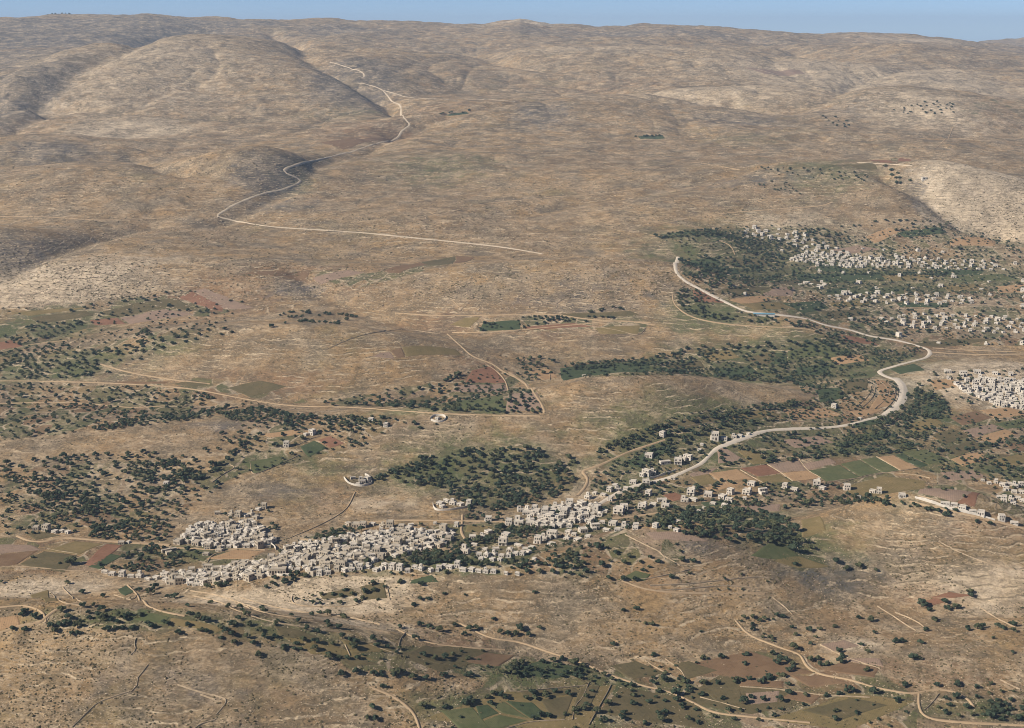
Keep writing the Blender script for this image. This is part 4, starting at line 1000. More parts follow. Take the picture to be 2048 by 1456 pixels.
def house_variant(k):
    """parts as (name, mesh, tone): about eight metres wide, door towards -y"""
    W = MB(); P_ = []
    op = lambda *a: P_.append(("window", opening(*a), 'opening'))
    dr = lambda *a: P_.append(("door", opening(*a), 'timber'))
    if k == 0:
        shell(W, -4, -3.5, 4, 3.5, -4, 3.9); P_.append(("roof", roof_of(-4, -3.5, 4, 3.5, 3.4), 'roof'))
        dr('front', -0.4, 0, 1.5, 2.4, -3.5); op('front', -2.6, 1.0, 1.2, 1.5, -3.5); op('front', 2.2, 1.0, 1.2, 1.5, -3.5); op('right', -0.8, 1.2, 1.2, 1.5, 4); op('left', 0.6, 1.2, 1.2, 1.5, -4)
    elif k == 1:
        shell(W, -3.8, -3.6, 3.8, 3.6, -4, 7.0); P_.append(("roof", roof_of(-3.8, -3.6, 3.8, 3.6, 6.5), 'roof'))
        dr('front', 1.2, 0, 1.8, 2.6, -3.6)
        for u in (-2.2, 0.2, 2.4): op('front', u, 4.1, 1.2, 1.6, -3.6)
        op('front', -2.0, 0.9, 1.2, 1.6, -3.6); op('right', -1.2, 4.1, 1.2, 1.6, 3.8); op('right', 1.4, 4.1, 1.2, 1.6, 3.8); op('left', 0, 4.1, 1.2, 1.6, -3.8)
        st = MB()
        for i in range(9): st.box(-3.8 - 1.3, -3.2 + i * 0.6, -3, -3.803, -2.6 + i * 0.6, 0.35 * (i + 1))
        P_.append(("stair", st, 'wall'))
    elif k == 2:
        shell(W, -4.2, -3.8, 4.2, 3.8, -4, 4.0); P_.append(("roof", roof_of(-4.2, -3.8, 4.2, 3.8, 3.5), 'roof'))
        rr = MB(); shell(rr, -3.6, 0.2, 0.8, 3.4, 3.6, 6.9, 0.3, 0.3); P_.append(("roof_room", rr, 'wall'))
        dr('front', 1.0, 0, 1.7, 2.5, -3.8); op('front', -2.0, 1.0, 1.3, 1.6, -3.8); op('front', 3.0, 1.0, 1.1, 1.5, -3.8); op('right', 0, 1.2, 1.2, 1.6, 4.2); op('front', -1.4, 4.4, 1.2, 1.6, 0.2); op('left', 0.6, 1.2, 1.2, 1.5, -4.2)
    elif k == 3:
        shell(W, -3.5, -3.3, 3.5, 3.3, -4, 4.3, 0.3, 0.5); P_.append(("dome", one(0, 0, 3.95, 2.7, 1.7, fn='dome'), 'roof'))
        P_.append(("roof", roof_of(-3.6, -3.4, 3.6, 3.4, 4.0), 'roof'))
        dr('front', 0.5, 0, 1.9, 2.8, -3.3); op('front', -2.0, 1.3, 1.1, 1.5, -3.3); op('right', 0.3, 1.4, 1.1, 1.6, 3.5); op('left', 0.3, 1.4, 1.1, 1.6, -3.5)
        cw = MB(); cw.box(-3.5, -7.0, -4, 3.5, -6.6, 1.5); cw.box(-3.5, -6.6, -4, -3.1, -3.303, 1.5); cw.box(3.1, -6.6, -4, 3.5, -3.303, 1.5)
        P_.append(("courtyard_wall", cw, 'wall'))
    elif k == 4:
        shell(W, -5, -0.5, 5, 4.5, -4, 6.6); P_.append(("roof", roof_of(-5, -0.5, 5, 4.5, 6.1), 'roof'))
        wg = MB(); shell(wg, -4.997, -5, 0.4, -0.503, -4, 3.8); P_.append(("wing", wg, 'wall')); P_.append(("wing_roof", roof_of(-5, -5, 0.4, -0.5, 3.3), 'roof'))
        dr('front', 2.0, 0, 1.7, 2.6, -0.5)
        for u in (-3, -0.5, 1.8, 3.9): op('front', u, 4.0, 1.2, 1.5, -0.5)
        op('front', -3.4, 1.0, 1.2, 1.5, -5); op('front', -1.2, 1.0, 1.2, 1.5, -5); op('right', 2, 4.0, 1.2, 1.5, 5); op('right', 2, 1.0, 1.2, 1.5, 5); op('left', 1.5, 4.0, 1.2, 1.5, -5)
    elif k == 5:
        shell(W, -7, -3, 7, 3, -4, 4.2); P_.append(("roof", roof_of(-7, -3, 7, 3, 3.7), 'roof'))
        dr('front', -3.5, 0, 1.8, 2.6, -3)
        for u in (-5.6, -1.2, 1.2, 3.4, 5.6): op('front', u, 1.1, 1.2, 1.5, -3)
        op('right', 0, 1.2, 1.3, 1.6, 7); op('left', 0, 1.2, 1.3, 1.6, -7)
    elif k == 6:
        shell(W, -4.5, -3.6, 4.5, 4.2, -5, 6.8); P_.append(("roof", roof_of(-4.5, -3.6, 4.5, 4.2, 6.3), 'roof'))
        bal = MB(); bal.box(-4.3, -5.3, 3.1, 4.3, -3.603, 3.35); bal.box(-4.3, -5.3, 3.353, 4.3, -5.12, 4.2)
        for x in (-4.1, 0, 4.1): bal.box(x - 0.15, -5.25, -4, x + 0.15, -4.95, 3.097)
        P_.append(("balcony", bal, 'wall'))
        dr('front', 0.6, 0, 1.8, 2.4, -3.6); op('front', -2.6, 0.7, 1.8, 1.6, -3.6); op('front', -2.4, 4.0, 1.6, 1.7, -3.6); op('front', 2.4, 3.6, 1.6, 2.2, -3.6)
        for z in (0.9, 4.0):
            op('right', -1.4, z, 1.3, 1.5, 4.5); op('right', 2.0, z, 1.3, 1.5, 4.5)
            op('left', 0.5, z, 1.3, 1.5, -4.5)
        hut = MB(); shell(hut, 0.8, 0.8, 3.9, 3.7, 6.4, 8.7, 0.25, 0.25); P_.append(("stair_head", hut, 'wall'))
    else:
        shell(W, -3.0, -2.6, 3.0, 2.6, -4, 3.3, 0.25); P_.append(("roof", roof_of(-3, -2.6, 3, 2.6, 3.05), 'roof'))
        dr('front', 0.8, 0, 1.4, 2.2, -2.6); op('front', -1.4, 1.1, 1.0, 1.2, -2.6); op('right', 0, 1.1, 1.0, 1.2, 3.0)
    return [("wall", W, 'wall')] + P_

VAR_W = [8, 8.6, 8.4, 7, 10, 14, 9, 6]
VAR_TXT = ["plain one-storey", "two-storey stair-sided", "one-storey roof-roomed", "domed courtyard", "L-shaped two-storey", "long low", "two-storey balconied", "small one-room"]
TONES = {'wall': ('wall', 'roof'), 'white_wall': ('white_wall', 'white_roof')}
VARS = {}
for k in range(8):
    parts = house_variant(k)
    for tone, (wm, rm) in TONES.items():
        L = []
        for nm, mb, mt in parts:
            v, f = mb.arrays()
            L.append((nm, mesh_np("house_" + nm, v, f, M[{'wall': wm, 'roof': rm}.get(mt, mt)], nm == 'dome')))
        VARS[k, tone] = L
def flat_variant(k):
    V = []; F = []; I = []; n = 0
    for nm, mb, mt in house_variant(k):
        v, f = mb.arrays(); V.append(v); F.append(f + n); n += len(v)
        I.append(np.full(len(f), {'wall': 0, 'roof': 1}.get(mt, 2)))
    return np.vstack(V), np.vstack(F), np.concatenate(I)
FLATS = [flat_variant(k) for k in range(8)]
FLAT_MESH = {}
for k, (v, f, i) in enumerate(FLATS):
    for tone, (wm, rm) in TONES.items():
        FLAT_MESH[k, tone] = mesh_np("house", v, f, [M[wm], M[rm], M['opening']], False, i)

HOUSES = []   # dict: px, py, w (photo px wide), k, tone, rot, sector
def hs(sector, tone, rows):
    for r in rows:
        px, py, wpx = r[:3]; k = r[3] if len(r) > 3 else rnd.choice([0, 2, 1, 4, 0])
        rot = r[4] if len(r) > 4 else rnd.gauss(-22, 12)
        HOUSES.append(dict(px=px, py=py, w=wpx * 0.84, k=k, tone=tone, rot=rot, sector=sector, fixed=True))

hs("climbing road houses", 'white_wall', [(1325, 872, 13, 1), (1298, 914, 18, 0), (1430, 879, 19, 1, -10), (1448, 879, 15, 0, -10), (1468, 875, 12, 2), (1480, 873, 11, 0), (1497, 869, 8, 7), (1404, 890, 8, 7), (1399, 901, 9, 7), (1330, 927, 25, 5, 18), (1356, 927, 18, 6), (1374, 919, 20, 4), (1291, 952, 20, 4), (1306, 948, 14, 2), (1266, 967, 15, 0), (1292, 968, 17, 6), (1346, 958, 11, 0),
    (1219, 983, 13, 1), (1230, 972, 12, 0), (1236, 980, 13, 2), (1207, 991, 13, 0), (1190, 988, 10, 7), (1176, 997, 14, 2), (1221, 1001, 12, 1), (1252, 978, 12, 5)])
hs("valley garden villas", 'white_wall', [(1297, 990, 14, 1), (1285, 1016, 19, 6), (1306, 1011, 15, 0), (1324, 1003, 22, 5, 5), (1331, 1014, 19, 2), (1369, 1002, 18, 2), (1382, 989, 18, 6), (1387, 1001, 20, 5), (1416, 992, 19, 0), (1461, 988, 16, 1), (1503, 970, 17, 0), (1445, 997, 16, 0), (1457, 1005, 17, 4), (1494, 988, 18, 6), (1489, 998, 10, 7), (1527, 987, 20, 4), (1570, 976, 13, 1, -25), (1588, 982, 16, 0), (1633, 973, 17, 6), (1645, 978, 14, 0), (1426, 1009, 13, 0), (1408, 1018, 9, 7), (1397, 1025, 10, 0), (1449, 1013, 14, 3), (1356, 1046, 11, 0), (1311, 1055, 13, 1), (1340, 1056, 8, 7), (1353, 1062, 13, 0), (1272, 1055, 15, 1)])
hs("right road houses", 'white_wall', [(1694, 979, 16, 1, -8), (1745, 985, 13, 0), (1758, 986, 13, 1), (1718, 996, 9, 7), (1804, 994, 15, 0), (1890, 1009, 20, 5, -18), (1908, 1012, 15, 5, -18), (1925, 1018, 16, 0), (1945, 1025, 16, 5), (1962, 1029, 16, 0), (2003, 1039, 15, 1), (2028, 1049, 17, 5)])
hs("right edge hamlet", 'white_wall', [(1992, 966, 9, 1), (2005, 972, 13, 0), (2018, 970, 12, 0), (2030, 974, 13, 2), (2042, 972, 12, 1), (2012, 981, 12, 4), (2028, 985, 12, 0), (2043, 986, 13, 0), (1998, 996, 11, 0), (2008, 1002, 13, 1), (2022, 1000, 12, 2), (2036, 998, 12, 0), (2046, 1003, 12, 0), (2026, 1008, 12, 0), (1965, 962, 8, 7), (1978, 968, 9, 0)])
hs("village's eastern quarter", 'white_wall', [(1162, 1008, 13, 1), (1139, 1010, 20, 1, -5), (1112, 1015, 16, 2), (1172, 1017, 15, 0), (1189, 1019, 17, 4), (1055, 1028, 26, 5, -2), (1072, 1026, 18, 0), (1090, 1028, 18, 1, -6), (1107, 1023, 14, 0), (1127, 1029, 18, 1), (1094, 1041, 20, 4), (1115, 1043, 15, 2), (1130, 1044, 13, 0), (1146, 1032, 14, 1), (1152, 1020, 13, 0), (977, 1042, 17, 1, -4), (1018, 1049, 17, 1, -8), (1038, 1048, 22, 2, -8), (1060, 1050, 18, 0), (1074, 1052, 14, 1), (1170, 1034, 17, 0), (1238, 1026, 24, 6, -20), (1248, 1017, 18, 0), (1186, 1036, 12, 0), (1200, 1030, 13, 3), (1210, 1024, 12, 0), (1158, 1044, 14, 2), (1118, 1053, 18, 0), (1088, 1055, 17, 5), (1104, 1056, 14, 0), (1140, 1053, 12, 3),
    (1191, 1058, 20, 4, 12), (1226, 1050, 18, 0), (1250, 1056, 18, 2), (1213, 1063, 17, 5), (1271, 1058, 13, 0), (1235, 1062, 14, 0), (1166, 1064, 18, 0, 15), (1137, 1066, 14, 0), (1156, 1081, 16, 0), (1135, 1078, 14, 2), (1176, 1076, 13, 0), (1148, 1071, 12, 7), (1204, 1046, 13, 0), (1180, 1048, 13, 1)])
hs("southern garden quarter", 'white_wall', [(1103, 1077, 24, 4, -16), (1076, 1086, 18, 1, -16), (1103, 1091, 17, 0), (1088, 1080, 15, 2), (1012, 1073, 18, 0), (977, 1066, 15, 0), (965, 1073, 13, 2), (945, 1076, 15, 0), (1006, 1090, 20, 6), (1037, 1092, 20, 5), (949, 1091, 15, 5), (930, 1106, 20, 2), (992, 1100, 15, 0), (1020, 1102, 14, 3), (970, 1101, 12, 0), (1050, 1100, 14, 0), (1063, 1097, 13, 0), (958, 1112, 13, 0), (974, 1113, 13, 3), (988, 1111, 13, 2), (1003, 1113, 13, 0), (1017, 1113, 12, 3), (1031, 1110, 13, 0), (1045, 1110, 13, 1), (1057, 1106, 12, 0), (1069, 1120, 9, 7), (985, 1121, 12, 0), (1000, 1121, 11, 7), (962, 1120, 11, 0),
    (900, 1136, 14, 0), (915, 1134, 14, 1), (926, 1142, 16, 5), (943, 1141, 14, 0), (957, 1144, 14, 5), (972, 1144, 13, 2), (987, 1145, 13, 0), (1012, 1149, 10, 5), (1035, 1150, 12, 5)])
hs("garden front terrace", 'white_wall', [(690, 1142, 14, 0), (704, 1140, 15, 2), (720, 1138, 15, 1), (736, 1135, 15, 2), (752, 1141, 13, 0), (768, 1138, 15, 4), (785, 1137, 16, 1), (800, 1140, 15, 1), (815, 1143, 13, 0), (830, 1136, 13, 0), (842, 1139, 12, 2), (862, 1142, 11, 0), (878, 1140, 14, 4), (888, 1134, 12, 0)])
hs("village back street", 'wall', [(697, 1050, 14, 7), (712, 1053, 18, 0, -5), (726, 1054, 17, 1, -5), (745, 1050, 12, 0), (766, 1053, 14, 2), (780, 1054, 18, 1, -4), (803, 1058, 16, 1, -3), (822, 1052, 12, 0), (870, 1048, 8, 7), (913, 1053, 11, 1)])
hs("grove-edge compound", 'white_wall', [(880, 1008, 15, 0), (893, 1004, 16, 5), (906, 1008, 15, 2), (921, 1010, 14, 0), (938, 1010, 13, 1), (885, 1015, 12, 7)])
hs("lone hillside compound", 'white_wall', [(724, 966, 16, 2, 8), (735, 962, 14, 1), (706, 958, 12, 5, 20), (716, 970, 10, 7)])
hs("scattered field cottages", 'white_wall', [(573, 893, 14, 1), (625, 868, 15, 1), (612, 870, 9, 7), (742, 840, 12, 0), (772, 853, 11, 1), (875, 838, 9, 7), (1168, 753, 8, 7), (1668, 815, 12, 1), (1490, 590, 7, 1), (1720, 838, 7, 7), (1848, 358, 11, 0, 5), (333, 968, 12, 7)])
hs("left lane cottages", 'wall', [(93, 1061, 17, 1), (72, 1059, 14, 0), (110, 1065, 12, 0), (124, 1064, 10, 0), (136, 1066, 11, 7), (243, 1087, 14, 0, 5), (257, 1086, 8, 7), (332, 1104, 20, 5, 32), (344, 1101, 20, 5, 32), (338, 1108, 14, 0, 32)])
hs("village front terrace", 'wall', [(556, 1147, 40, 5, -2), (528, 1136, 17, 1, -4), (513, 1140, 15, 1), (545, 1130, 14, 1)])
hs("village front terrace", 'white_wall', [(210, 1146, 15, 5), (224, 1150, 14, 0), (245, 1152, 14, 1), (262, 1155, 15, 5), (280, 1154, 14, 2), (296, 1160, 15, 5), (312, 1158, 14, 0)])
hs("western hamlet", 'wall', [(528, 1016, 14, 1, -5), (517, 1020, 11, 0), (435, 1028, 13, 0, 10), (463, 1031, 13, 2), (477, 1033, 15, 1, -12), (491, 1033, 12, 0), (503, 1031, 13, 2), (512, 1037, 13, 0), (362, 1082, 15, 0), (374, 1086, 13, 5), (416, 1098, 15, 1, -4), (412, 1110, 14, 0), (440, 1102, 16, 2), (522, 1080, 20, 6, -20), (540, 1078, 14, 1, -4), (533, 1095, 20, 5, 5), (510, 1083, 16, 4)])

def in_poly(px, py, poly):
    c = np.zeros(len(px), bool); n = len(poly); j = n - 1
    for i in range(n):
        xi, yi = poly[i]; xj, yj = poly[j]
        if yi != yj:
            c ^= ((yi > py) != (yj > py)) & (px < (xj - xi) * (py - yi) / (yj - yi) + xi)
        j = i
    return c

def scatter(poly, n, seed):
    r = np.random.default_rng(seed)
    p = np.array(poly, float); lo, hi = p.min(0), p.max(0)
    px = r.uniform(lo[0], hi[0], n); py = r.uniform(lo[1], hi[1], n)
    m = in_poly(px, py, poly)
    px, py = px[m], py[m]
    g = P(px, py)
    return px, py, g

class Sparse:
    """keeps points apart"""
    def __init__(s, cell=6.0): s.c = cell; s.d = {}
    def near(s, x, y, d):
        k = int(d / s.c) + 1; a, b = int(x // s.c), int(y // s.c)
        for i in range(a - k, a + k + 1):
            for j in range(b - k, b + k + 1):
                for u, v, r in s.d.get((i, j), ()):
                    q = max(d, 0) if r is None else max(d, r)
                    if (u - x) ** 2 + (v - y) ** 2 < q * q: return True
        return False
    def put(s, x, y, r=None): s.d.setdefault((int(x // s.c), int(y // s.c)), []).append((x, y, r))

HOUSE_AT = Sparse(8)
g = P([h['px'] for h in HOUSES], [h['py'] for h in HOUSES])
for h, p in zip(HOUSES, g):
    h['p'] = p; HOUSE_AT.put(p[0], p[1])

def pack(poly, sector, tone, wm, gap, kinds, seed, n=4000, rot0=-22, cap=999):
    px, py, g = scatter(poly, n, seed); r = random.Random(seed); k = 0
    for a, b, p in zip(px, py, g):
        if k >= cap: break
        if HOUSE_AT.near(p[0], p[1], gap): continue
        HOUSE_AT.put(p[0], p[1]); k += 1
        d = math.dist(p, (0, 0, CAM_H)); wid = wm * r.uniform(0.72, 1.28)
        kd = r.choice(kinds)
        HOUSES.append(dict(px=a, py=b, w=wid * VAR_W[kd] / 8 * FPX / d, k=kd, tone=tone, rot=rot0 + r.gauss(0, 22) + r.choice([0, 0, 0, 90]), sector=sector, p=p))

DENSE = [0, 0, 1, 2, 3, 3, 1, 2, 7, 4]
pack([(560, 1122), (578, 1094), (620, 1086), (690, 1074), (740, 1066), (800, 1062), (905, 1062), (905, 1078), (880, 1094), (830, 1104), (800, 1112), (755, 1122), (700, 1132), (655, 1152), (610, 1146), (575, 1140)], "old village core", 'wall', 6.5, 6.7, DENSE, 3)
pack([(345, 1090), (362, 1078), (385, 1058), (412, 1048), (470, 1046), (500, 1044), (530, 1068), (548, 1080), (545, 1098), (490, 1094), (440, 1098), (410, 1095), (372, 1088)], "western hamlet", 'wall', 6.5, 6.7, DENSE, 5)
pack([(320, 1150), (400, 1144), (470, 1136), (520, 1124), (560, 1120), (565, 1140), (520, 1158), (460, 1162), (410, 1172), (340, 1168)], "village front terrace", 'wall', 6.5, 6.8, DENSE, 6)
pack([(1040, 1022), (1150, 1008), (1200, 1010), (1190, 1040), (1130, 1052), (1060, 1048)], "village's eastern quarter", 'white_wall', 6.0, 7.2, DENSE, 8, cap=60)
FARK = [0, 1, 0, 2, 4, 0]
pack([(1905, 768), (1960, 758), (2058, 762), (2058, 820), (1990, 812), (1930, 785)], "right hand town", 'white_wall', 7, 8.2, FARK, 9, cap=150)
pack([(1880, 745), (1960, 740), (2050, 755), (1960, 757), (1905, 766)], "right hand town", 'white_wall', 8, 22, FARK, 19, cap=14)
pack([(1580, 520), (1610, 504), (1660, 506), (1750, 515), (1800, 522), (1790, 534), (1700, 536), (1630, 532)], "upper valley village", 'white_wall', 6.2, 9, FARK, 10, cap=95)
pack([(1790, 512), (1860, 518), (1990, 524), (2010, 540), (1900, 540), (1800, 536)], "upper valley village", 'white_wall', 6.2, 14, FARK, 20, cap=46)
pack([(1480, 456), (1560, 458), (1610, 470), (1660, 490), (1700, 508), (1620, 508), (1560, 482), (1490, 474)], "upper valley village", 'white_wall', 7.5, 17, FARK, 11, cap=44)
pack([(1560, 500), (1700, 495), (1900, 505), (2040, 530), (1900, 560), (1640, 545)], "upper valley village", 'white_wall', 7, 42, FARK, 21, cap=40)
pack([(1640, 594), (1720, 585), (1830, 590), (1950, 594), (1960, 608), (1820, 610), (1700, 604)], "upper terrace hamlet", 'white_wall', 6.5, 16, FARK, 12, cap=48)
pack([(1750, 640), (1800, 628), (1880, 628), (2040, 634), (2050, 664), (1980, 668), (1900, 660), (1800, 655)], "upper terrace hamlet", 'white_wall', 6, 17, FARK, 13, cap=70)
pack([(1590, 564), (1660, 566), (1655, 578), (1600, 576)], "upper terrace hamlet", 'white_wall', 7.5, 20, FARK, 14, cap=10)
pack([(1620, 560), (2050, 560), (2050, 690), (1860, 690), (1700, 650)], "upper terrace hamlet", 'white_wall', 6.5, 60, FARK, 22, cap=34)

big = sorted(HOUSES, key=lambda h: -(h['w'] * (1.35 if h.get('fixed') else 1.0)))
ones, rest = big[:300], big[300:]

def say_rows(items, per, where):
    """sort things of one area into rows by photo height, and each row by photo x; gives item, words"""
    items = sorted(items, key=lambda h: -h['py'])
    n = max(1, math.ceil(len(items) / per)); out = []
    size = math.ceil(len(items) / n)
    for r in range(n):
        row = sorted(items[r * size:(r + 1) * size], key=lambda h: h['px'])
        for i, h in enumerate(row):
            side = "from left"
            row_txt = "" if n == 1 else (" in nearest row of" if r == 0 else " in %s row of" % ORD[r])
            out.append((h, "%s %s%s %s" % (ORD[i], side, row_txt if row_txt else " among", where)))
    return out

by_sector = {}
for h in ones: by_sector.setdefault(h['sector'], []).append(h)
for sector, items in by_sector.items():
    for h, where in say_rows(items, 12, sector):
        h['label'] = "%s %s house, %s" % ("white" if h['tone'] == 'white_wall' else "beige", VAR_TXT[h['k']], where)

def house_scale(h):
    d = math.dist(h['p'], (0, 0, CAM_H))
    s = h['w'] * d / FPX / VAR_W[h['k']]
    return s

for h in ones:
    s = house_scale(h); hz = min(1.2, max(0.7, s)) * rnd.uniform(0.8, 1.3)
    loc = (h['p'][0], h['p'][1], h['p'][2] + 0.05)
    rz = R(h['rot'])
    if h['w'] >= 9.0:
        e = bpy.data.objects.new("stone_house", None); col.objects.link(e)
        e.location = loc; e.rotation_euler = (0, 0, rz); e.scale = (s, s * rnd.uniform(0.9, 1.1), hz)
        tag(e, h['label'], "house", "village houses")
        for nm, me in VARS[h['k'], h['tone']]:
            link(nm, me, e)
    else:
        o = link("stone_house", FLAT_MESH[h['k'], h['tone']], None, loc)
        o.rotation_euler = (0, 0, rz); o.scale = (s, s, hz)
        tag(o, h['label'], "house", "village houses")
if rest:
    V, F, I, n = [], [], [], 0
    for h in rest:
        v, f, i = FLATS[h['k']]
        s = house_scale(h); c, q = math.cos(R(h['rot'])), math.sin(R(h['rot']))
        V.append(np.stack([(v[:, 0] * c - v[:, 1] * q) * s + h['p'][0], (v[:, 0] * q + v[:, 1] * c) * s + h['p'][1], v[:, 2] * min(1.2, max(0.75, s)) + h['p'][2]], -1))
        F.append(f + n); I.append(i); n += len(v)
    o = link("far_houses", mesh_np("far_houses", np.vstack(V), np.vstack(F), [M['white_wall'], M['white_roof'], M['opening']], False, np.concatenate(I)))
    tag(o, "mass of small pale houses in the far valley villages", "houses", None, "stuff")

# long shed under blue sheeting beside the road
p = P([1528], [631])[0]
sh = bpy.data.objects.new("shed", None); col.objects.link(sh); sh.location = p; sh.rotation_euler = (0, 0, R(-6))
tag(sh, "long low shed under pale blue sheeting beside the white road", "shed")
b_ = MB(); b_.box(-17, -4, -2, 17, 4, 3.0); v, f = b_.arrays(); link("wall", mesh_np("shed_wall", v, f, M['white_wall']), sh)
b_ = MB(); b_.add([(-17.6, -4.6, 3.0), (17.6, -4.6, 3.0), (17.6, 4.6, 3.0), (-17.6, 4.6, 3.0), (-17.6, 0, 4.6), (17.6, 0, 4.6)], [(0, 1, 5, 4), (2, 3, 4, 5), (0, 3, 2, 1), (0, 4, 3, 3), (1, 2, 5, 5)])
v, f = b_.arrays()
me = bpy.data.meshes.new("shed_roof"); me.from_pydata([tuple(x) for x in v], [], [(0, 1, 5, 4), (2, 3, 4, 5), (0, 3, 2, 1), (0, 4, 3), (1, 2, 5)]); me.materials.append(M['sheet']); link("roof", me, sh)

# ------------------------------------------------------------------ trees
def crown_quads(seed, n, leaf):
    """leaf clumps through a crown one metre wide; returns verts (n*4, 3)"""
    r = np.random.default_rng(seed)
    nc = r.integers(6, 10)
    cen = np.stack([r.normal(0, 0.20, nc), r.normal(0, 0.20, nc), r.uniform(0.36, 0.68, nc)], -1)
    cen[0] = (0, 0, 0.66)
    rad = r.uniform(0.15, 0.27, nc)
    w_ = rad ** 2 / (rad ** 2).sum()
    ci = r.choice(nc, n, p=w_)
    d = r.normal(0, 1, (n, 3)); d /= np.linalg.norm(d, axis=1)[:, None]
    rr = r.uniform(0.72, 1.05, n)
    c = cen[ci] + d * (rad[ci] * rr)[:, None] * np.array([1, 1, 0.8])
    nrm = d + r.normal(0, 0.35, (n, 3)); nrm /= np.linalg.norm(nrm, axis=1)[:, None]
    a = np.cross(nrm, r.normal(0, 1, (n, 3))); a /= np.linalg.norm(a, axis=1)[:, None]
    b = np.cross(nrm, a)
    s = leaf * r.uniform(0.7, 1.3, n)[:, None]
    q = np.stack([c - a * s - b * s, c + a * s - b * s * 0.7, c + a * s * 0.8 + b * s, c - a * s + b * s * 0.8], 1)
    q[:, :, 2] = np.maximum(q[:, :, 2], 0.12)
    return q.reshape(-1, 3)

def tube(b, p0, p1, r0, r1, seg=6):
    p0 = np.array(p0, float); p1 = np.array(p1, float); t = p1 - p0; t /= np.linalg.norm(t)
    u = np.cross(t, (0.3, 0.9, 0.1)); u /= np.linalg.norm(u); v = np.cross(t, u)
    A = [p0 + r0 * (math.cos(k * 2 * math.pi / seg) * u + math.sin(k * 2 * math.pi / seg) * v) for k in range(seg)]
    B = [p1 + r1 * (math.cos(k * 2 * math.pi / seg) * u + math.sin(k * 2 * math.pi / seg) * v) for k in range(seg)]
    b.add(A + B, [(k, (k + 1) % seg, seg + (k + 1) % seg, seg + k) for k in range(seg)])

def trunk_arrays(seed):
    r = random.Random(seed); b = MB()
    top = (r.uniform(-.03, .03), r.uniform(-.03, .03), 0.34)
    tube(b, (0, 0, -0.12), top, 0.055, 0.038)
    for k in range(4):
        a = k * 1.6 + r.uniform(-.4, .4)
        tube(b, top, (0.25 * math.cos(a), 0.25 * math.sin(a), r.uniform(0.5, 0.66)), 0.028, 0.010)
    return b.arrays()

NV = 6
TREE_V = []
for k in range(NV):
    q = crown_quads(100 + k, 620, 0.062); f = np.arange(len(q)).reshape(-1, 4)
    tv, tf = trunk_arrays(k)
    TREE_V.append({m: (mesh_np("crown", q, f, M[m], False), mesh_np("trunk", tv, tf, M['bark'], True)) for m in ('leaf', 'leaf_b')})
LOW_V = [crown_quads(200 + k, 150, 0.115) for k in range(8)]
LOW_T = trunk_arrays(99)

TREES = []
TREE_AT = Sparse(6)
ROADS = [o for o in bpy.data.objects if o.name.split('.')[0] in ("road", "dirt_track")]
ROAD_AT = Sparse(8)
for o in ROADS:
    n = len(o.data.vertices); c = np.empty(n * 3, np.float32); o.data.vertices.foreach_get("co", c); c = c.reshape(-1, 5, 3)
    for x, y, z in c[::1, 2]: ROAD_AT.put(float(x), float(y))
def put_tree(px, py, p, size, area, mat='leaf', force=False):
    x, y = float(p[0]), float(p[1])
    if not force and (HOUSE_AT.near(x, y, 5.6 + size * 0.22) or ROAD_AT.near(x, y, 3.5 + size * 0.3)): return
    TREE_AT.put(x, y)
    TREES.append(dict(px=px, py=py, p=p, s=size, area=area, mat=mat, d=math.dist(p, (0, 0, CAM_H))))

def grove(area, poly, gap, lo, hi, seed, drop=0.0, mat=None, n=None, wl=40):
    pa = np.array(poly); box = np.ptp(pa[:, 0]) * np.ptp(pa[:, 1])
    px, py, g = scatter(poly, n or int(min(12000, max(400, box * 0.35))), seed)
    if not len(px): return
    r = random.Random(seed)
    keep = fbm(g[:, 0], g[:, 1], wl, 3, seed) * 0.5 + 0.5
    clump = np.clip(fbm(g[:, 0], g[:, 1], 22, 2, seed + 7) * 0.8 + 0.5, 0, 1)
    if area in ("upper right valley", "terraces beside the spur", "middle valley", "road bend slope", "tilled plain"): gap *= 0.82
    for a, b, p, kp, cl in zip(px, py, g, keep, clump):
        if kp < drop: continue
        sz = r.uniform(lo * 0.72, hi * 0.95) * (1.25 if r.random() < 0.08 else 0.92)
        if TREE_AT.near(p[0], p[1], gap * r.uniform(0.8, 1.2) * (0.75 + 0.85 * cl)): continue
        put_tree(a, b, p, sz, area, mat or ('leaf' if r.random() < 0.6 else 'leaf_b'))

def row(area, pts, gap, lo, hi, seed, jit=2.5):
    gp = ground_path(pts, 4, 1); r = random.Random(seed)
    seg = np.hypot(*np.diff(gp, axis=0).T); L = np.concatenate([[0], np.cumsum(seg)]); t = 0
    while t < L[-1]:
        x = np.interp(t, L, gp[:, 0]) + r.gauss(0, jit); y = np.interp(t, L, gp[:, 1]) + r.gauss(0, jit)
        p = np.array([x, y, float(gz(x, y))]); a, b = pix(p[None])
        if not TREE_AT.near(x, y, lo * 0.5): put_tree(float(a[0]), float(b[0]), p, r.uniform(lo, hi), area, 'leaf' if r.random() < 0.7 else 'leaf_b')
        t += gap * r.uniform(0.5, 1.7)

def singles(area, rows):
    g = P([r[0] for r in rows], [r[1] for r in rows])
    for r, p in zip(rows, g):
        put_tree(r[0], r[1], p, 0.88 * r[2] * math.dist(p, (0, 0, CAM_H)) / FPX, area, 'leaf' if rnd.random() < 0.6 else 'leaf_b', True)

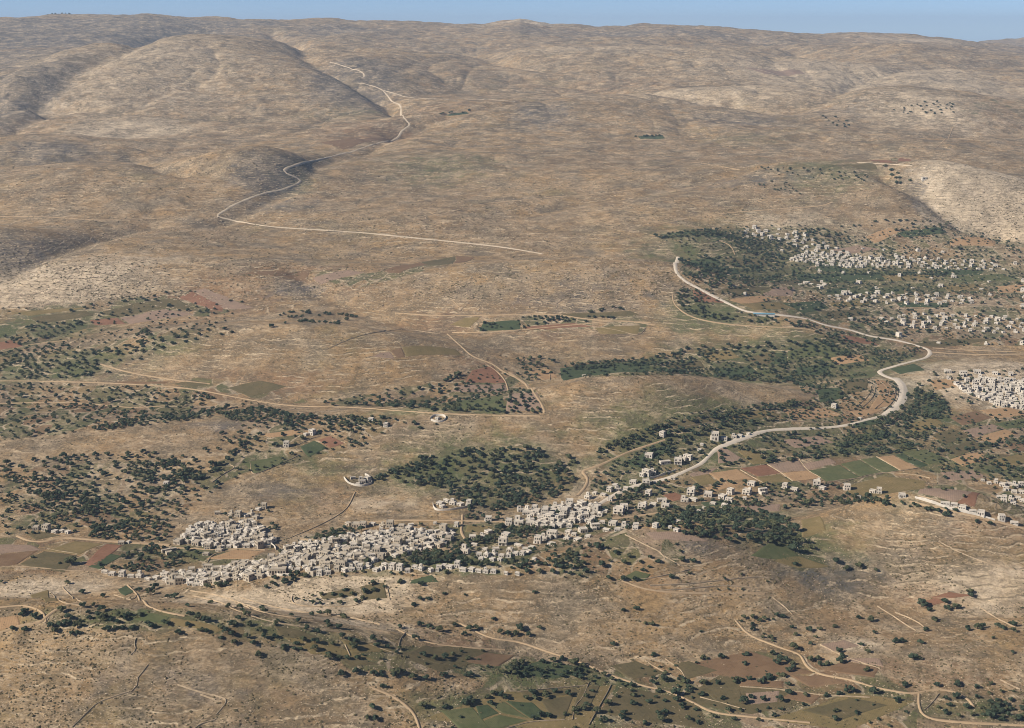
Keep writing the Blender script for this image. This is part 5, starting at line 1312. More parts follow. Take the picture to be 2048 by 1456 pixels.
# one by one in the foreground
singles("plots beside village", [(143, 1129, 26), (66, 1117, 9), (200, 1132, 10), (120, 1128, 7)])
singles("right dome hill foot", [(1589, 1103, 27), (1622, 1097, 14), (1673, 1128, 17), (1719, 1136, 16), (1694, 1140, 14), (1752, 1142, 10), (1590, 1131, 12)])
singles("right hillside", [(1943, 1194, 13), (1940, 1186, 12), (1843, 1214, 22), (1891, 1206, 13), (1896, 1219, 13), (1913, 1218, 14), (1860, 1223, 12), (1868, 1242, 14), (1717, 1238, 11), (1740, 1243, 15), (1620, 1262, 13), (1641, 1261, 10), (1936, 1260, 14), (1955, 1258, 17), (1964, 1256, 13), (1997, 1256, 13), (2007, 1259, 11), (2026, 1252, 13), (2026, 1264, 13), (1852, 1262, 12), (1840, 1287, 12), (1790, 1286, 15), (1804, 1284, 12), (1825, 1318, 20), (1838, 1320, 12), (1722, 1291, 10), (1737, 1305, 12), (1680, 1305, 14), (1684, 1315, 14), (1680, 1327, 18), (1735, 1343, 13), (1586, 1300, 20), (1622, 1322, 14), (1493, 1312, 14), (1440, 1316, 14), (1407, 1318, 14), (1544, 1309, 12), (1560, 1320, 16), (1556, 1328, 18), (1572, 1322, 14), (1587, 1330, 12), (1636, 1320, 12), (1640, 1332, 14), (1655, 1330, 14), (1490, 1330, 12), (1620, 1290, 10)])
singles("central near slope", [(800, 1256, 12), (830, 1280, 15), (838, 1252, 14), (860, 1258, 16), (877, 1263, 15), (910, 1253, 12), (940, 1261, 18), (952, 1258, 12), (928, 1270, 12), (1000, 1267, 15), (1015, 1271, 14), (1030, 1271, 14), (1041, 1262, 18), (1080, 1258, 12), (1056, 1272, 12), (988, 1240, 10), (1227, 1291, 13), (1290, 1249, 10), (1305, 1252, 12), (1247, 1222, 10), (1272, 1220, 12), (801, 1167, 13), (841, 1173, 13), (840, 1199, 10), (855, 1201, 10), (829, 1211, 12), (889, 1190, 8), (930, 1192, 7), (745, 1172, 16), (748, 1183, 14), (733, 1188, 16), (712, 1204, 12), (725, 1200, 12), (688, 1235, 14), (705, 1298, 20), (712, 1288, 16), (748, 1283, 20), (755, 1294, 15), (848, 1311, 14), (888, 1318, 18), (872, 1320, 15), (905, 1312, 12), (800, 1349, 20), (788, 1347, 14), (826, 1358, 18), (762, 1345, 9), (745, 1417, 14), (750, 1440, 14), (735, 1437, 12), (765, 1375, 12), (940, 1405, 20), (1002, 1395, 16), (975, 1397, 12), (1070, 1398, 14), (1090, 1388, 12), (1308, 1312, 12), (1332, 1350, 12), (1368, 1366, 14), (1320, 1385, 14), (1350, 1390, 22), (1376, 1385, 12), (1305, 1368, 12)])
singles("pale terraced slope", [(457, 1215, 12), (480, 1217, 13), (525, 1218, 12), (527, 1224, 14), (492, 1231, 15), (485, 1222, 9), (555, 1245, 12), (550, 1252, 12), (478, 1238, 12), (583, 1232, 8), (596, 1244, 12), (625, 1231, 12), (655, 1230, 16), (640, 1228, 10), (690, 1238, 12), (613, 1260, 16), (635, 1265, 14), (655, 1248, 14), (660, 1255, 12), (680, 1258, 14), (606, 1282, 14), (630, 1287, 18), (592, 1290, 12), (685, 1277, 16), (700, 1282, 12), (500, 1250, 14), (520, 1262, 14), (470, 1252, 14), (395, 1238, 18), (410, 1243, 18), (440, 1258, 14), (380, 1230, 12), (422, 1207, 12), (375, 1213, 10), (310, 1178, 16), (300, 1190, 18), (278, 1183, 12), (350, 1196, 16), (335, 1196, 12), (205, 1195, 12), (165, 1187, 14), (135, 1168, 10), (4, 1166, 10), (440, 1174, 18), (452, 1172, 14), (420, 1176, 10), (413, 1175, 12), (155, 1268, 12), (215, 1262, 14), (230, 1259, 14), (245, 1260, 12), (265, 1260, 14), (145, 1270, 12), (25, 1260, 12), (52, 1262, 14), (50, 1227, 16), (45, 1232, 14), (70, 1238, 16), (100, 1255, 14), (118, 1252, 14), (136, 1240, 18)])
grove("near left valley strip", [(80, 1225), (150, 1208), (200, 1212), (205, 1235), (130, 1250), (90, 1250)], 10, 5, 7.5, 21)
grove("near left valley strip", [(220, 1238), (270, 1225), (300, 1214), (306, 1224), (280, 1240), (225, 1248)], 6, 5, 7.5, 22)
row("near left valley strip", [(285, 1250), (330, 1253), (380, 1262), (440, 1273), (500, 1288), (560, 1298), (620, 1300), (680, 1318)], 7, 3.5, 6, 23, 4)
row("near left valley strip", [(120, 1250), (170, 1242), (215, 1250), (250, 1240)], 8, 5, 7, 24, 4)
row("near left valley strip", [(480, 1265), (540, 1278), (600, 1290), (650, 1305), (740, 1330)], 14, 4, 6, 25, 5)
grove("walled shrub plot", [(588, 1196), (640, 1190), (770, 1172), (772, 1200), (700, 1208), (600, 1208)], 8.5, 3, 5.5, 26, 0.35)
grove("near right copse", [(1000, 1345), (1040, 1325), (1130, 1318), (1185, 1330), (1190, 1345), (1120, 1356), (1040, 1356)], 5.5, 4, 6.5, 27)
grove("near right copse", [(1130, 1345), (1220, 1350), (1280, 1366), (1260, 1378), (1160, 1362)], 7, 4, 6, 28, 0.2)
row("near orchard hedges", [(690, 1350), (740, 1358), (800, 1362), (900, 1360), (980, 1352)], 10, 3, 6, 29, 4)
row("near orchard hedges", [(830, 1425), (880, 1410), (940, 1402), (1010, 1398), (1080, 1392), (1150, 1384)], 9, 4, 7, 30, 3)
row("near orchard hedges", [(1060, 1440), (1120, 1430), (1180, 1428), (1260, 1436), (1330, 1440), (1400, 1440)], 9, 4, 7, 31, 5)
row("near orchard hedges", [(1150, 1430), (1170, 1400), (1190, 1372)], 8, 3, 5.5, 32, 2)
row("near orchard hedges", [(1340, 1362), (1380, 1362), (1450, 1368), (1520, 1362), (1570, 1355), (1590, 1335)], 7, 4, 7.5, 33, 3)
row("near orchard hedges", [(1360, 1380), (1410, 1392), (1470, 1400), (1560, 1400), (1640, 1400), (1690, 1390), (1760, 1378)], 10, 4, 7.5, 34, 4)
grove("near orchard plots", [(1200, 1390), (1320, 1395), (1420, 1420), (1440, 1450), (1250, 1455), (1180, 1430)], 13, 4, 7, 35, 0.3)
grove("near orchard plots", [(1430, 1425), (1560, 1400), (1640, 1410), (1600, 1440), (1460, 1445)], 13, 3.5, 6.5, 36, 0.35)
grove("near orchard plots", [(1700, 1370), (1830, 1388), (1835, 1430), (1720, 1450), (1660, 1440)], 13, 3.5, 6, 37, 0.4)
row("near orchard plots", [(1730, 1370), (1790, 1382), (1850, 1375), (1920, 1370), (1990, 1380)], 10, 3.5, 6.5, 38, 4)
grove("lower right copse", [(1875, 1395), (1920, 1390), (1945, 1405), (2048, 1400), (2060, 1440), (1960, 1445), (1875, 1425)], 6.8, 4.5, 7, 39, 0.15)
grove("lower right copse", [(1940, 1385), (2060, 1375), (2060, 1400), (1960, 1405)], 11, 4, 6, 40, 0.3)
grove("lower right copse", [(1640, 1430), (1740, 1440), (1720, 1460), (1600, 1455)], 13, 3.5, 6, 48, 0.3)
grove("hedged slope enclosure", [(1472, 1240), (1490, 1233), (1565, 1230), (1566, 1238), (1500, 1246), (1560, 1290), (1545, 1292), (1490, 1262)], 7, 3.5, 6, 41)
grove("hedged slope enclosure", [(1520, 1245), (1600, 1245), (1680, 1250), (1650, 1290), (1600, 1305), (1560, 1290)], 17, 3.5, 5.5, 42, 0.3)
grove("right hillside", [(1560, 1240), (1900, 1180), (2048, 1200), (2048, 1380), (1700, 1360)], 46, 3, 5, 43, 0.3)
grove("central near slope", [(700, 1170), (1200, 1190), (1450, 1260), (1400, 1340), (1000, 1330), (700, 1240)], 60, 3, 5, 44, 0.3)
grove("right slope terraces", [(1290, 1160), (1420, 1150), (1545, 1150), (1540, 1180), (1400, 1186)], 16, 2.5, 4.5, 45, 0.4)
grove("village orchard slope", [(1100, 1115), (1170, 1095), (1250, 1105), (1300, 1115), (1390, 1125), (1388, 1150), (1320, 1165), (1220, 1160), (1130, 1140)], 10.5, 4.5, 7.5, 46, 0.28)
grove("village orchard slope", [(1080, 1120), (1150, 1100), (1180, 1120), (1140, 1150), (1080, 1140)], 7, 5, 7.5, 47, 0.1)
# round the village
grove("village gardens", [(620, 1080), (650, 1066), (690, 1058), (745, 1060), (735, 1066), (690, 1070), (650, 1082)], 6, 5, 8, 50)
grove("village gardens", [(718, 1124), (800, 1114), (860, 1104), (905, 1112), (900, 1128), (850, 1132), (780, 1134), (730, 1138)], 6, 5, 8.5, 51)
grove("village gardens", [(885, 1098), (960, 1075), (1010, 1058), (1110, 1056), (1090, 1072), (1030, 1080), (960, 1090), (920, 1112), (890, 1112)], 6.5, 5, 8.5, 52)
grove("village gardens", [(900, 1118), (960, 1124), (1040, 1122), (1120, 1132), (1150, 1156), (1080, 1150), (1000, 1138), (900, 1130)], 6, 5, 8, 53)
grove("village gardens", [(545, 1160), (560, 1152), (622, 1142), (628, 1152), (560, 1172), (530, 1180)], 5, 4, 6.5, 54)
grove("village gardens", [(280, 1108), (350, 1098), (400, 1104), (390, 1124), (330, 1138), (270, 1122)], 9, 5, 7.5, 55, 0.25)
grove("village gardens", [(240, 1112), (300, 1090), (330, 1098), (300, 1112), (250, 1120)], 6.5, 5, 7.5, 56)
grove("village gardens", [(200, 1140), (300, 1122), (330, 1134), (300, 1146), (230, 1142)], 8.5, 4, 7, 57, 0.2)
grove("village gardens", [(440, 1020), (520, 1010), (545, 1030), (560, 1062), (530, 1062), (500, 1045), (450, 1042)], 9, 4.5, 7, 58, 0.2)
grove("village gardens", [(560, 1105), (700, 1085), (900, 1070), (900, 1085), (760, 1115), (600, 1140)], 15, 3.5, 6, 59, 0.1)
grove("village gardens", [(360, 1085), (420, 1055), (500, 1055), (540, 1085), (440, 1090)], 15, 3.5, 6, 60, 0.1)
grove("village gardens", [(340, 1160), (520, 1140), (560, 1135), (550, 1150), (420, 1170)], 17, 3.5, 5.5, 61)
grove("village gardens", [(690, 1132), (890, 1130), (990, 1140), (990, 1150), (700, 1146)], 10, 3.5, 6, 62, 0.2)
grove("village gardens", [(800, 1048), (910, 1050), (905, 1060), (810, 1058)], 10, 4, 6.5, 63, 0.1)
grove("village gardens", [(1050, 1020), (1200, 1000), (1280, 1010), (1270, 1060), (1100, 1062)], 14, 4, 6.5, 64, 0.2)
grove("village gardens", [(930, 1020), (1010, 1030), (1000, 1042), (925, 1038)], 9, 4, 6.5, 65, 0.2)
grove("village gardens", [(1225, 1000), (1290, 970), (1330, 985), (1290, 1000), (1235, 1012)], 6.2, 5, 7.5, 66)
grove("village gardens", [(1240, 995), (1320, 960), (1380, 968), (1420, 985), (1360, 985), (1300, 992)], 9, 4.5, 7.5, 67, 0.15)
grove("grove above village", [(745, 958), (800, 935), (850, 917), (950, 899), (1040, 899), (1100, 902), (1150, 917), (1160, 925), (1135, 935), (1148, 960), (1146, 985), (1100, 1002), (1000, 1020), (950, 1026), (905, 995), (870, 975), (800, 968)], 7.6, 6, 9.5, 70, 0.26, wl=30, n=9000)
grove("valley wood", [(1290, 1055), (1300, 1022), (1350, 1018), (1400, 1020), (1470, 1012), (1500, 1020), (1580, 1042), (1600, 1068), (1590, 1088), (1500, 1088), (1400, 1076)], 7.2, 6, 9, 71, 0.22, wl=30)
grove("valley wood", [(1400, 1002), (1500, 994), (1620, 985), (1760, 995), (1900, 1020), (1880, 1026), (1740, 1008), (1580, 1018), (1480, 1012)], 8.5, 4.5, 7.5, 72, 0.2)
row("valley wood", [(1800, 1004), (1900, 1024), (1980, 1046), (2040, 1062)], 7, 3.5, 6, 73, 4)
grove("valley wood", [(1480, 970), (1560, 965), (1660, 968), (1700, 985), (1560, 992)], 11, 4, 6.5, 74, 0.2)
grove("valley wood", [(1440, 1075), (1560, 1060), (1620, 1085), (1590, 1092), (1500, 1090)], 7, 5.5, 8, 75)
grove("tilled plain", [(1440, 885), (1480, 890), (1530, 905), (1560, 925), (1540, 928), (1490, 900), (1440, 900)], 8, 5, 7.5, 76)
grove("tilled plain", [(1520, 870), (1620, 868), (1700, 880), (1800, 890), (1860, 900), (1800, 905), (1700, 915), (1600, 918), (1540, 915)], 10.5, 4.5, 7.5, 77, 0.32)
row("tilled plain", [(1580, 922), (1640, 914), (1700, 908), (1770, 902), (1840, 890)], 6.5, 5, 8, 78, 4)
row("tilled plain", [(1420, 985), (1450, 965), (1480, 967), (1500, 975)], 7, 4, 6.5, 79, 3)
row("tilled plain", [(1405, 945), (1440, 935), (1480, 925), (1500, 920)], 9, 4, 6, 80, 2)
grove("road bend slope", [(1680, 870), (1780, 845), (1830, 810), (1830, 770), (1880, 780), (1900, 830), (1880, 870), (1780, 890), (1700, 890)], 9, 5, 7.5, 81, 0.3)
grove("road bend slope", [(1690, 855), (1740, 846), (1800, 820), (1815, 790), (1840, 800), (1830, 840), (1760, 862)], 7, 5, 7.5, 82, 0.1)
grove("right edge fields", [(1860, 870), (2048, 830), (2048, 960), (1960, 950), (1880, 930)], 19, 4, 7, 83, 0.3)
grove("right edge fields", [(1860, 915), (1960, 905), (2048, 930), (2048, 965), (1960, 950), (1860, 945)], 11, 4, 7, 84, 0.3)
row("right edge fields", [(1880, 905), (1930, 900), (1990, 890), (2048, 880)], 9, 5, 8, 85, 4)
grove("right edge fields", [(1840, 940), (1980, 965), (1990, 1000), (1900, 1000), (1830, 980)], 19, 3.5, 6, 86, 0.3)
grove("right hand town", [(1860, 745), (2048, 740), (2048, 830), (1900, 800)], 17, 4, 6.5, 87, 0.2)
grove("right edge fields", [(1990, 960), (2048, 960), (2048, 1010), (1980, 1005)], 13, 3.5, 6, 88, 0.2)
# terraces beside the spur
grove("terraces beside the spur", [(1195, 903), (1225, 885), (1300, 860), (1340, 842), (1345, 852), (1290, 878), (1260, 890), (1210, 906)], 6.5, 5, 7.5, 90)
grove("terraces beside the spur", [(1250, 900), (1310, 865), (1380, 835), (1450, 818), (1560, 805), (1640, 800), (1620, 835), (1520, 850), (1430, 865), (1370, 890), (1290, 935), (1180, 985), (1170, 970), (1220, 930)], 9.5, 4, 7, 91, 0.33)
row("terraces beside the spur", [(1310, 905), (1360, 880), (1400, 862), (1450, 850), (1500, 845)], 7, 4.5, 7, 92, 3)
row("terraces beside the spur", [(1320, 860), (1380, 842), (1440, 832), (1520, 820), (1600, 812)], 8, 4.5, 7, 93, 3)
grove("terraces beside the spur", [(1600, 780), (1680, 775), (1700, 800), (1640, 810)], 10, 4, 7, 94, 0.2)
row("terraces beside the spur", [(1400, 905), (1420, 890), (1440, 905), (1450, 925)], 7, 4, 6, 95, 2)
# left slopes
grove("left olive slope", [(-20, 935), (60, 920), (160, 912), (280, 905), (400, 918), (455, 945), (440, 975), (380, 1000), (340, 1040), (300, 1080), (200, 1078), (120, 1060), (-20, 1062)], 11.5, 5.5, 8, 100, 0.22, n=9000)
grove("left olive slope", [(40, 962), (120, 962), (190, 985), (250, 1005), (262, 1025), (200, 1035), (120, 1018), (60, 985)], 7.2, 6, 8.5, 101, 0.1)
grove("left olive slope", [(265, 940), (350, 922), (420, 940), (400, 965), (350, 985), (280, 985)], 7.5, 6, 8.5, 102, 0.2)
grove("left olive slope", [(180, 1050), (260, 1040), (340, 1050), (330, 1082), (240, 1082), (190, 1075)], 7.6, 5.5, 8, 103, 0.15)
row("left olive slope", [(400, 955), (440, 935), (470, 905), (500, 880), (520, 872)], 7, 4.5, 7, 104, 3)
grove("mid left groves", [(-20, 770), (150, 768), (330, 780), (420, 800), (410, 822), (300, 835), (180, 850), (60, 875), (-20, 882)], 14.5, 5, 7.5, 105, 0.15, n=7000)
grove("mid left groves", [(180, 858), (240, 842), (330, 830), (425, 822), (420, 834), (330, 846), (200, 862)], 7.5, 5.5, 8, 106, 0.1)
grove("mid left groves", [(290, 775), (400, 785), (430, 800), (330, 812), (280, 800)], 11, 5, 7, 107, 0.2)
grove("mid left groves", [(420, 815), (520, 815), (600, 832), (700, 835), (740, 850), (700, 868), (600, 862), (520, 855), (440, 838)], 8.5, 5.5, 8, 108, 0.32)
grove("mid left groves", [(640, 835), (760, 832), (860, 850), (830, 865), (770, 862), (740, 890), (700, 895), (690, 870), (640, 862)], 9, 5, 7.5, 109, 0.25)
grove("mid left groves", [(395, 880), (480, 860), (520, 875), (560, 900), (500, 945), (440, 940)], 13, 4.5, 7, 110, 0.3)
grove("mid left groves", [(560, 870), (700, 865), (720, 890), (640, 910), (560, 920)], 18, 4.5, 6.5, 111, 0.2)
grove("upper left groves", [(-20, 705), (100, 690), (190, 700), (215, 725), (180, 752), (80, 760), (-20, 755)], 11, 5.5, 8, 112, 0.25)
grove("upper left groves", [(10, 675), (60, 655), (150, 640), (170, 650), (90, 680), (40, 692)], 11, 6, 9, 113, 0.25)
grove("upper left groves", [(190, 705), (260, 680), (290, 662), (350, 690), (300, 704), (240, 712)], 9, 6, 9, 114, 0.25)
grove("upper left groves", [(340, 660), (420, 650), (480, 665), (420, 680), (350, 690)], 14, 5.5, 8, 115, 0.25)
row("upper left groves", [(140, 620), (220, 605), (300, 600), (380, 625), (440, 622)], 22, 5, 8, 116, 6)
row("upper left groves", [(560, 632), (580, 625), (620, 624), (600, 634), (565, 637)], 7, 4, 6, 117, 2)
row("upper left groves", [(640, 632), (680, 630), (720, 638)], 8, 5, 8, 118, 3)
row("upper left groves", [(540, 655), (600, 645), (660, 648), (700, 640)], 20, 5, 8, 119, 6)
grove("middle valley", [(630, 805), (700, 795), (760, 790), (850, 772), (920, 760), (1000, 775), (1080, 790), (1092, 828), (980, 828), (880, 822), (740, 812)], 17, 5, 8, 120, 0.25)
row("middle valley", [(660, 812), (720, 808), (780, 812), (860, 816), (960, 822), (1080, 828)], 10, 5, 8, 121, 4)
row("middle valley", [(735, 800), (800, 790), (880, 768), (930, 745)], 14, 5, 8, 122, 4)
grove("middle valley", [(1020, 785), (1080, 788), (1090, 825), (1015, 826)], 11, 4.5, 7, 123, 0.1)
grove("middle valley", [(1030, 718), (1090, 715), (1115, 725), (1110, 745), (1060, 765), (1045, 740)], 13, 5, 8, 124, 0.2)
grove("middle valley", [(1120, 732), (1220, 722), (1310, 718), (1310, 730), (1200, 738), (1122, 744)], 9, 5, 7.5, 125, 0.1)
grove("middle valley", [(1300, 720), (1400, 705), (1500, 695), (1640, 685), (1700, 700), (1740, 730), (1660, 755), (1560, 768), (1440, 758), (1320, 745)], 12.5, 5, 8, 126, 0.34, n=7000)
row("middle valley", [(1310, 742), (1400, 750), (1500, 760), (1600, 772), (1660, 780)], 9, 5, 8, 127, 5)
row("middle valley", [(1310, 715), (1350, 705), (1420, 700), (1480, 695), (1560, 688), (1660, 685)], 10, 5, 8, 128, 5)
grove("mid ridge orchard", [(955, 648), (990, 638), (1100, 632), (1200, 632), (1240, 640), (1180, 645), (1060, 650), (1040, 662), (960, 664)], 9, 4.5, 7.5, 129, 0.15)
row("mid ridge orchard", [(1185, 625), (1220, 618), (1240, 622)], 9, 5, 8, 130, 3)
# upper right valley
grove("upper right valley", [(1305, 474), (1350, 465), (1430, 460), (1470, 468), (1490, 490), (1470, 486), (1440, 474), (1380, 474), (1320, 478)], 10, 6, 9, 140)
grove("upper right valley", [(1470, 462), (1560, 478), (1620, 505), (1600, 520), (1540, 520), (1480, 505), (1465, 485)], 12, 6, 9, 141, 0.25)
grove("upper right valley", [(1570, 458), (1640, 458), (1700, 465), (1690, 490), (1650, 495), (1600, 475)], 11, 6, 9, 142, 0.2)
grove("upper right valley", [(1360, 522), (1420, 512), (1500, 515), (1570, 528), (1560, 545), (1460, 545), (1420, 565), (1385, 560)], 11, 6, 9, 143, 0.2)
grove("upper right valley", [(1400, 570), (1440, 555), (1540, 552), (1640, 545), (1800, 538), (1900, 545), (1880, 556), (1700, 550), (1560, 566), (1450, 580)], 12, 5.5, 8, 144, 0.25)
grove("upper right valley", [(1342, 592), (1375, 578), (1385, 600), (1420, 628), (1460, 638), (1420, 645), (1365, 622)], 9.5, 5, 8, 145, 0.1)
row("upper right valley", [(1420, 640), (1500, 642), (1600, 650), (1640, 662), (1670, 680)], 9, 5, 8, 146, 5)
grove("upper right valley", [(1610, 642), (1680, 665), (1700, 690), (1660, 690), (1630, 665)], 10, 5, 8, 147, 0.15)
grove("upper right valley", [(1690, 625), (1800, 645), (1860, 665), (1780, 672), (1700, 655)], 15, 5, 8, 148, 0.25)
grove("upper right valley", [(1560, 560), (2048, 560), (2048, 680), (1800, 660), (1600, 620)], 27, 4.5, 8, 149, 0.3, n=7000)
grove("upper right valley", [(1640, 500), (1990, 510), (1990, 545), (1640, 540)], 22, 4.5, 8, 150, 0.2)
grove("upper right valley", [(1790, 462), (1880, 452), (1895, 468), (1820, 478)], 12, 6, 9, 151, 0.2)
grove("upper right valley", [(1680, 455), (1780, 440), (1900, 445), (1890, 452), (1780, 450)], 20, 5, 8, 152, 0.25)
grove("upper right valley", [(1910, 470), (2048, 480), (2048, 520), (1900, 500)], 30, 5, 8, 153, 0.3)
row("upper right valley", [(1770, 340), (1785, 350), (1800, 358), (1815, 372)], 14, 7, 10, 154, 6)
grove("upper right valley", [(1500, 370), (1560, 362), (1620, 385), (1590, 392)], 20, 5, 8, 155, 0.3)
grove("upper right valley", [(1510, 335), (1640, 338), (1760, 350), (1740, 365), (1600, 355)], 22, 5, 8, 156, 0.3)
grove("far right slope", [(1780, 220), (1850, 203), (1920, 208), (1920, 225), (1830, 232)], 26, 7, 11, 157, 0.25)
grove("far right slope", [(1640, 232), (1680, 235), (1720, 255), (1670, 255)], 28, 7, 11, 158, 0.2)
row("far right slope", [(1275, 275), (1300, 273), (1325, 273)], 12, 7, 10, 159, 5)
row("far right slope", [(880, 230), (910, 226), (940, 224)], 16, 7, 10, 160, 5)

row("skyline bushes", [(100, 29), (180, 26), (240, 25), (330, 27)], 40, 8, 14, 601, 20)
# shrubs and young trees all through the farmed ground
VALLEY = [
    ("upper right valley", [(1357, 518), (1315, 472), (1450, 455), (1640, 450), (1720, 478), (1800, 455), (1900, 450), (2060, 490), (2060, 692), (1870, 692), (1740, 668), (1600, 634), (1470, 612), (1400, 576), (1362, 548)], 11, 3, 6, 0.42),
    ("upper right valley", [(1345, 590), (1385, 578), (1480, 625), (1700, 665), (1850, 700), (1800, 725), (1740, 735), (1690, 692), (1640, 662), (1500, 648), (1400, 641), (1360, 615)], 9, 3, 6, 0.4),
    ("middle valley", [(1120, 735), (1300, 715), (1420, 700), (1560, 685), (1700, 688), (1850, 705), (1755, 742), (1730, 765), (1650, 785), (1560, 772), (1420, 754), (1300, 750), (1120, 757)], 8, 3, 5.5, 0.42),
    ("terraces beside the spur", [(1195, 905), (1250, 870), (1340, 835), (1460, 814), (1620, 800), (1740, 760), (1800, 765), (1800, 810), (1730, 840), (1640, 855), (1530, 860), (1440, 890), (1400, 925), (1300, 965), (1230, 990), (1170, 990), (1200, 930)], 7, 2.5, 5, 0.40),
    ("right edge fields", [(1530, 864), (1700, 852), (1810, 800), (1860, 760), (1920, 830), (2060, 830), (2060, 980), (1960, 960), (1870, 950), (1790, 905), (1650, 912), (1560, 925)], 8, 2.5, 5, 0.42),
    ("middle valley", [(640, 810), (700, 795), (860, 765), (940, 735), (990, 730), (1060, 760), (1095, 828), (1000, 828), (880, 822), (740, 812)], 10, 2.5, 5, 0.5),
    ("mid left groves", [(-20, 768), (200, 768), (420, 785), (600, 825), (760, 835), (880, 850), (760, 870), (640, 912), (500, 945), (440, 970), (420, 940), (500, 880), (470, 830), (300, 848), (-20, 885)], 9, 2.5, 5, 0.48),
    ("left olive slope", [(0, 932), (280, 907), (450, 940), (440, 975), (330, 1060), (0, 1070)], 8, 2.5, 5, 0.5),
    ("upper left groves", [(-30, 620), (200, 600), (380, 580), (510, 610), (440, 650), (350, 690), (190, 760), (-30, 762)], 13, 3, 6, 0.5),
    ("near orchard plots", [(640, 1285), (820, 1290), (1000, 1305), (1200, 1335), (1380, 1330), (1500, 1300), (1640, 1312), (1760, 1340), (1830, 1390), (1840, 1460), (830, 1460), (900, 1400), (1000, 1350), (700, 1345)], 11, 1.8, 4, 0.52),
    ("village gardens", [(560, 1090), (700, 1050), (950, 1045), (1100, 1030), (1250, 1000), (1350, 1050), (1380, 1130), (1150, 1160), (900, 1150), (560, 1160)], 8, 2.2, 4.5, 0.4),
]
for i, (area, poly, gap, lo, hi, drop) in enumerate(VALLEY): grove(area, poly, gap, lo, hi, 500 + i, drop + 0.04, None, 9000, 34)
TREES.sort(key=lambda t: -t['s'] / t['d'] * (0.35 if not (-8 < t['px'] < 2056 and t['py'] < 1456) else 1))
SOLO, MANY = TREES[:300], TREES[300:]
by_area = {}
for t in SOLO: by_area.setdefault(t['area'], []).append(t)
for area, items in by_area.items():
    med = sorted(t['s'] for t in items)[len(items) // 2]
    for t, where in say_rows(items, 14, area):
        look = "large" if t['s'] > med * 1.2 else "small" if t['s'] < med * 0.83 else "rounded"
        t['label'] = "%s %s tree, %s" % (look, "dark green" if t['mat'] == 'leaf' else "dusty green", where)
for i, t in enumerate(SOLO):
    e = bpy.data.objects.new("tree", None); col.objects.link(e)
    e.location = t['p']; e.rotation_euler = (0, 0, rnd.uniform(0, 6.28)); e.scale = (t['s'] * 1.08, t['s'] * 1.08, t['s'] * rnd.uniform(0.85, 1.1))
    tag(e, t['label'], "tree", "trees of the near slopes and groves")
    c, k = TREE_V[i % NV][t['mat']]
    link("crown", c, e); link("trunk", k, e)

def joined(name, items, protos, mats, label, cat):
    """many copies of a few shapes as one mesh; items: (proto, mat index, x, y, z, yaw, sx, sz)"""
    V, F, I, n = [], [], [], 0
    for pr, mi, x, y, z, a, sx, sz in items:
        v, f, im = protos[pr]
        c, s = math.cos(a), math.sin(a)
        V.append(np.stack([(v[:, 0] * c - v[:, 1] * s) * sx + x, (v[:, 0] * s + v[:, 1] * c) * sx + y, v[:, 2] * sz + z], -1))
        F.append(f + n); n += len(v)
        I.append(np.where(im == 0, mi, im))
    o = link(name, mesh_np(name, np.vstack(V), np.vstack(F), mats, False, np.concatenate(I)))
    return tag(o, label, cat, None, "stuff")
protos = []
for q in LOW_V:
    f = np.arange(len(q)).reshape(-1, 4)
    protos.append((np.vstack([q, LOW_T[0]]), np.vstack([f, LOW_T[1] + len(q)]), np.concatenate([np.zeros(len(f), int), np.full(len(LOW_T[1]), 2)])))
joined("woodland", [(rnd.randrange(8), 0 if t['mat'] == 'leaf' else 1, *t['p'], rnd.uniform(0, 6.28), t['s'] * 1.08, t['s'] * rnd.uniform(0.8, 1.05)) for t in MANY], protos, [M['leaf'], M['leaf_b'], M['bark']], "olive groves and orchard trees scattered over the valleys and slopes", "trees")
print("TREES", len(TREES), "HOUSES", len(HOUSES))

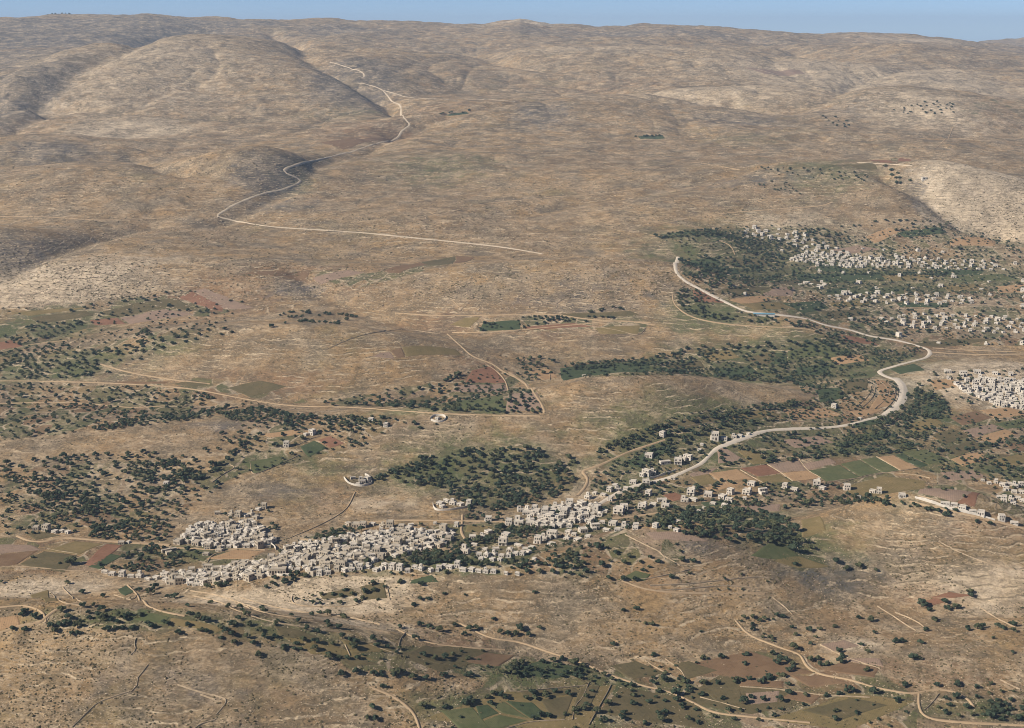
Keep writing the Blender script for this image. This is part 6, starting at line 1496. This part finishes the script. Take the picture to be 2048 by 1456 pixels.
# ------------------------------------------------------------------ thorn scrub and loose limestone
def bits(name, n, y0, y1, lo, hi, mat, label, cat, seed, flat, wl):
    r = np.random.default_rng(seed)
    py = r.uniform(y0, y1, n); px = r.uniform(-60, 2108, n)
    g = P(px, py)
    dens = fbm(g[:, 0], g[:, 1], wl, 4, seed, 0.6)
    g = g[(dens > r.uniform(-0.7, 0.5, len(g)))]
    base_v = np.array([(1, 0, 0), (0, 1, 0), (-1, 0, 0), (0, -1, 0), (0, 0, 1), (0.6, 0.6, 0.62), (-0.6, 0.5, 0.7), (-0.5, -0.62, 0.6), (0.55, -0.5, 0.66)], float)
    tri = np.array([(0, 5, 8), (1, 5, 0), (1, 6, 5), (2, 6, 1), (2, 7, 6), (3, 7, 2), (3, 8, 7), (0, 8, 3), (5, 6, 4), (6, 7, 4), (7, 8, 4), (8, 5, 4)])
    m = len(g); v = base_v[None] * r.uniform(0.6, 1.25, (m, 9, 3))
    s = r.uniform(lo, hi, m) * (1 + 0.5 * (r.random(m) < 0.1)); a = r.uniform(0, 6.28, m); el = r.uniform(0.6, 1.5, m)
    x = v[..., 0] * el[:, None]; y = v[..., 1]
    V = np.stack([(x * np.cos(a)[:, None] - y * np.sin(a)[:, None]) * s[:, None] + g[:, :1], (x * np.sin(a)[:, None] + y * np.cos(a)[:, None]) * s[:, None] + g[:, 1:2], v[..., 2] * (s * flat)[:, None] + g[:, 2:3] - 0.1], -1)
    F = tri[None] + (np.arange(m) * 9)[:, None, None]
    tag(link(name, mesh_np(name, V.reshape(-1, 3), F.reshape(-1, 3), mat, False)), label, cat, None, "stuff")
bits("scrub", 42000, 560, 1470, 0.4, 1.05, M['scrub'], "low thorn scrub dotted over the bare slopes", "scrub", 301, 0.8, 70)
bits("limestone_rocks", 46000, 520, 1470, 0.3, 0.8, M['rock'], "pale loose limestone rocks strewn over the slopes", "rocks", 302, 0.55, 55)

bits("hill_scrub", 46000, 40, 600, 0.7, 1.8, M['scrub'], "dark thorn bushes speckling the high slopes", "scrub", 303, 0.75, 160)
bits("limestone_ledges", 34000, 40, 620, 0.9, 2.5, M['ledge'], "pale limestone ledges breaking through the high slopes", "rocks", 304, 0.5, 190)

# ------------------------------------------------------------------ haze
HAZE = True
if HAZE:
    b_ = MB(); b_.box(-40000, -4000, -420, 40000, 42000, 900); v, f = b_.arrays()
    hm = bpy.data.materials.new("haze"); hm.use_nodes = True; t = hm.node_tree; t.nodes.clear()
    out = t.nodes.new("ShaderNodeOutputMaterial"); pv = t.nodes.new("ShaderNodeVolumePrincipled")
    pv.inputs["Color"].default_value = (0.54, 0.73, 1.0, 1); pv.inputs["Density"].default_value = 0.000036; pv.inputs["Anisotropy"].default_value = 0.0
    t.links.new(pv.outputs[0], out.inputs["Volume"])
    hz = tag(link("haze", mesh_np("haze", v, f, hm)), kind="stuff")
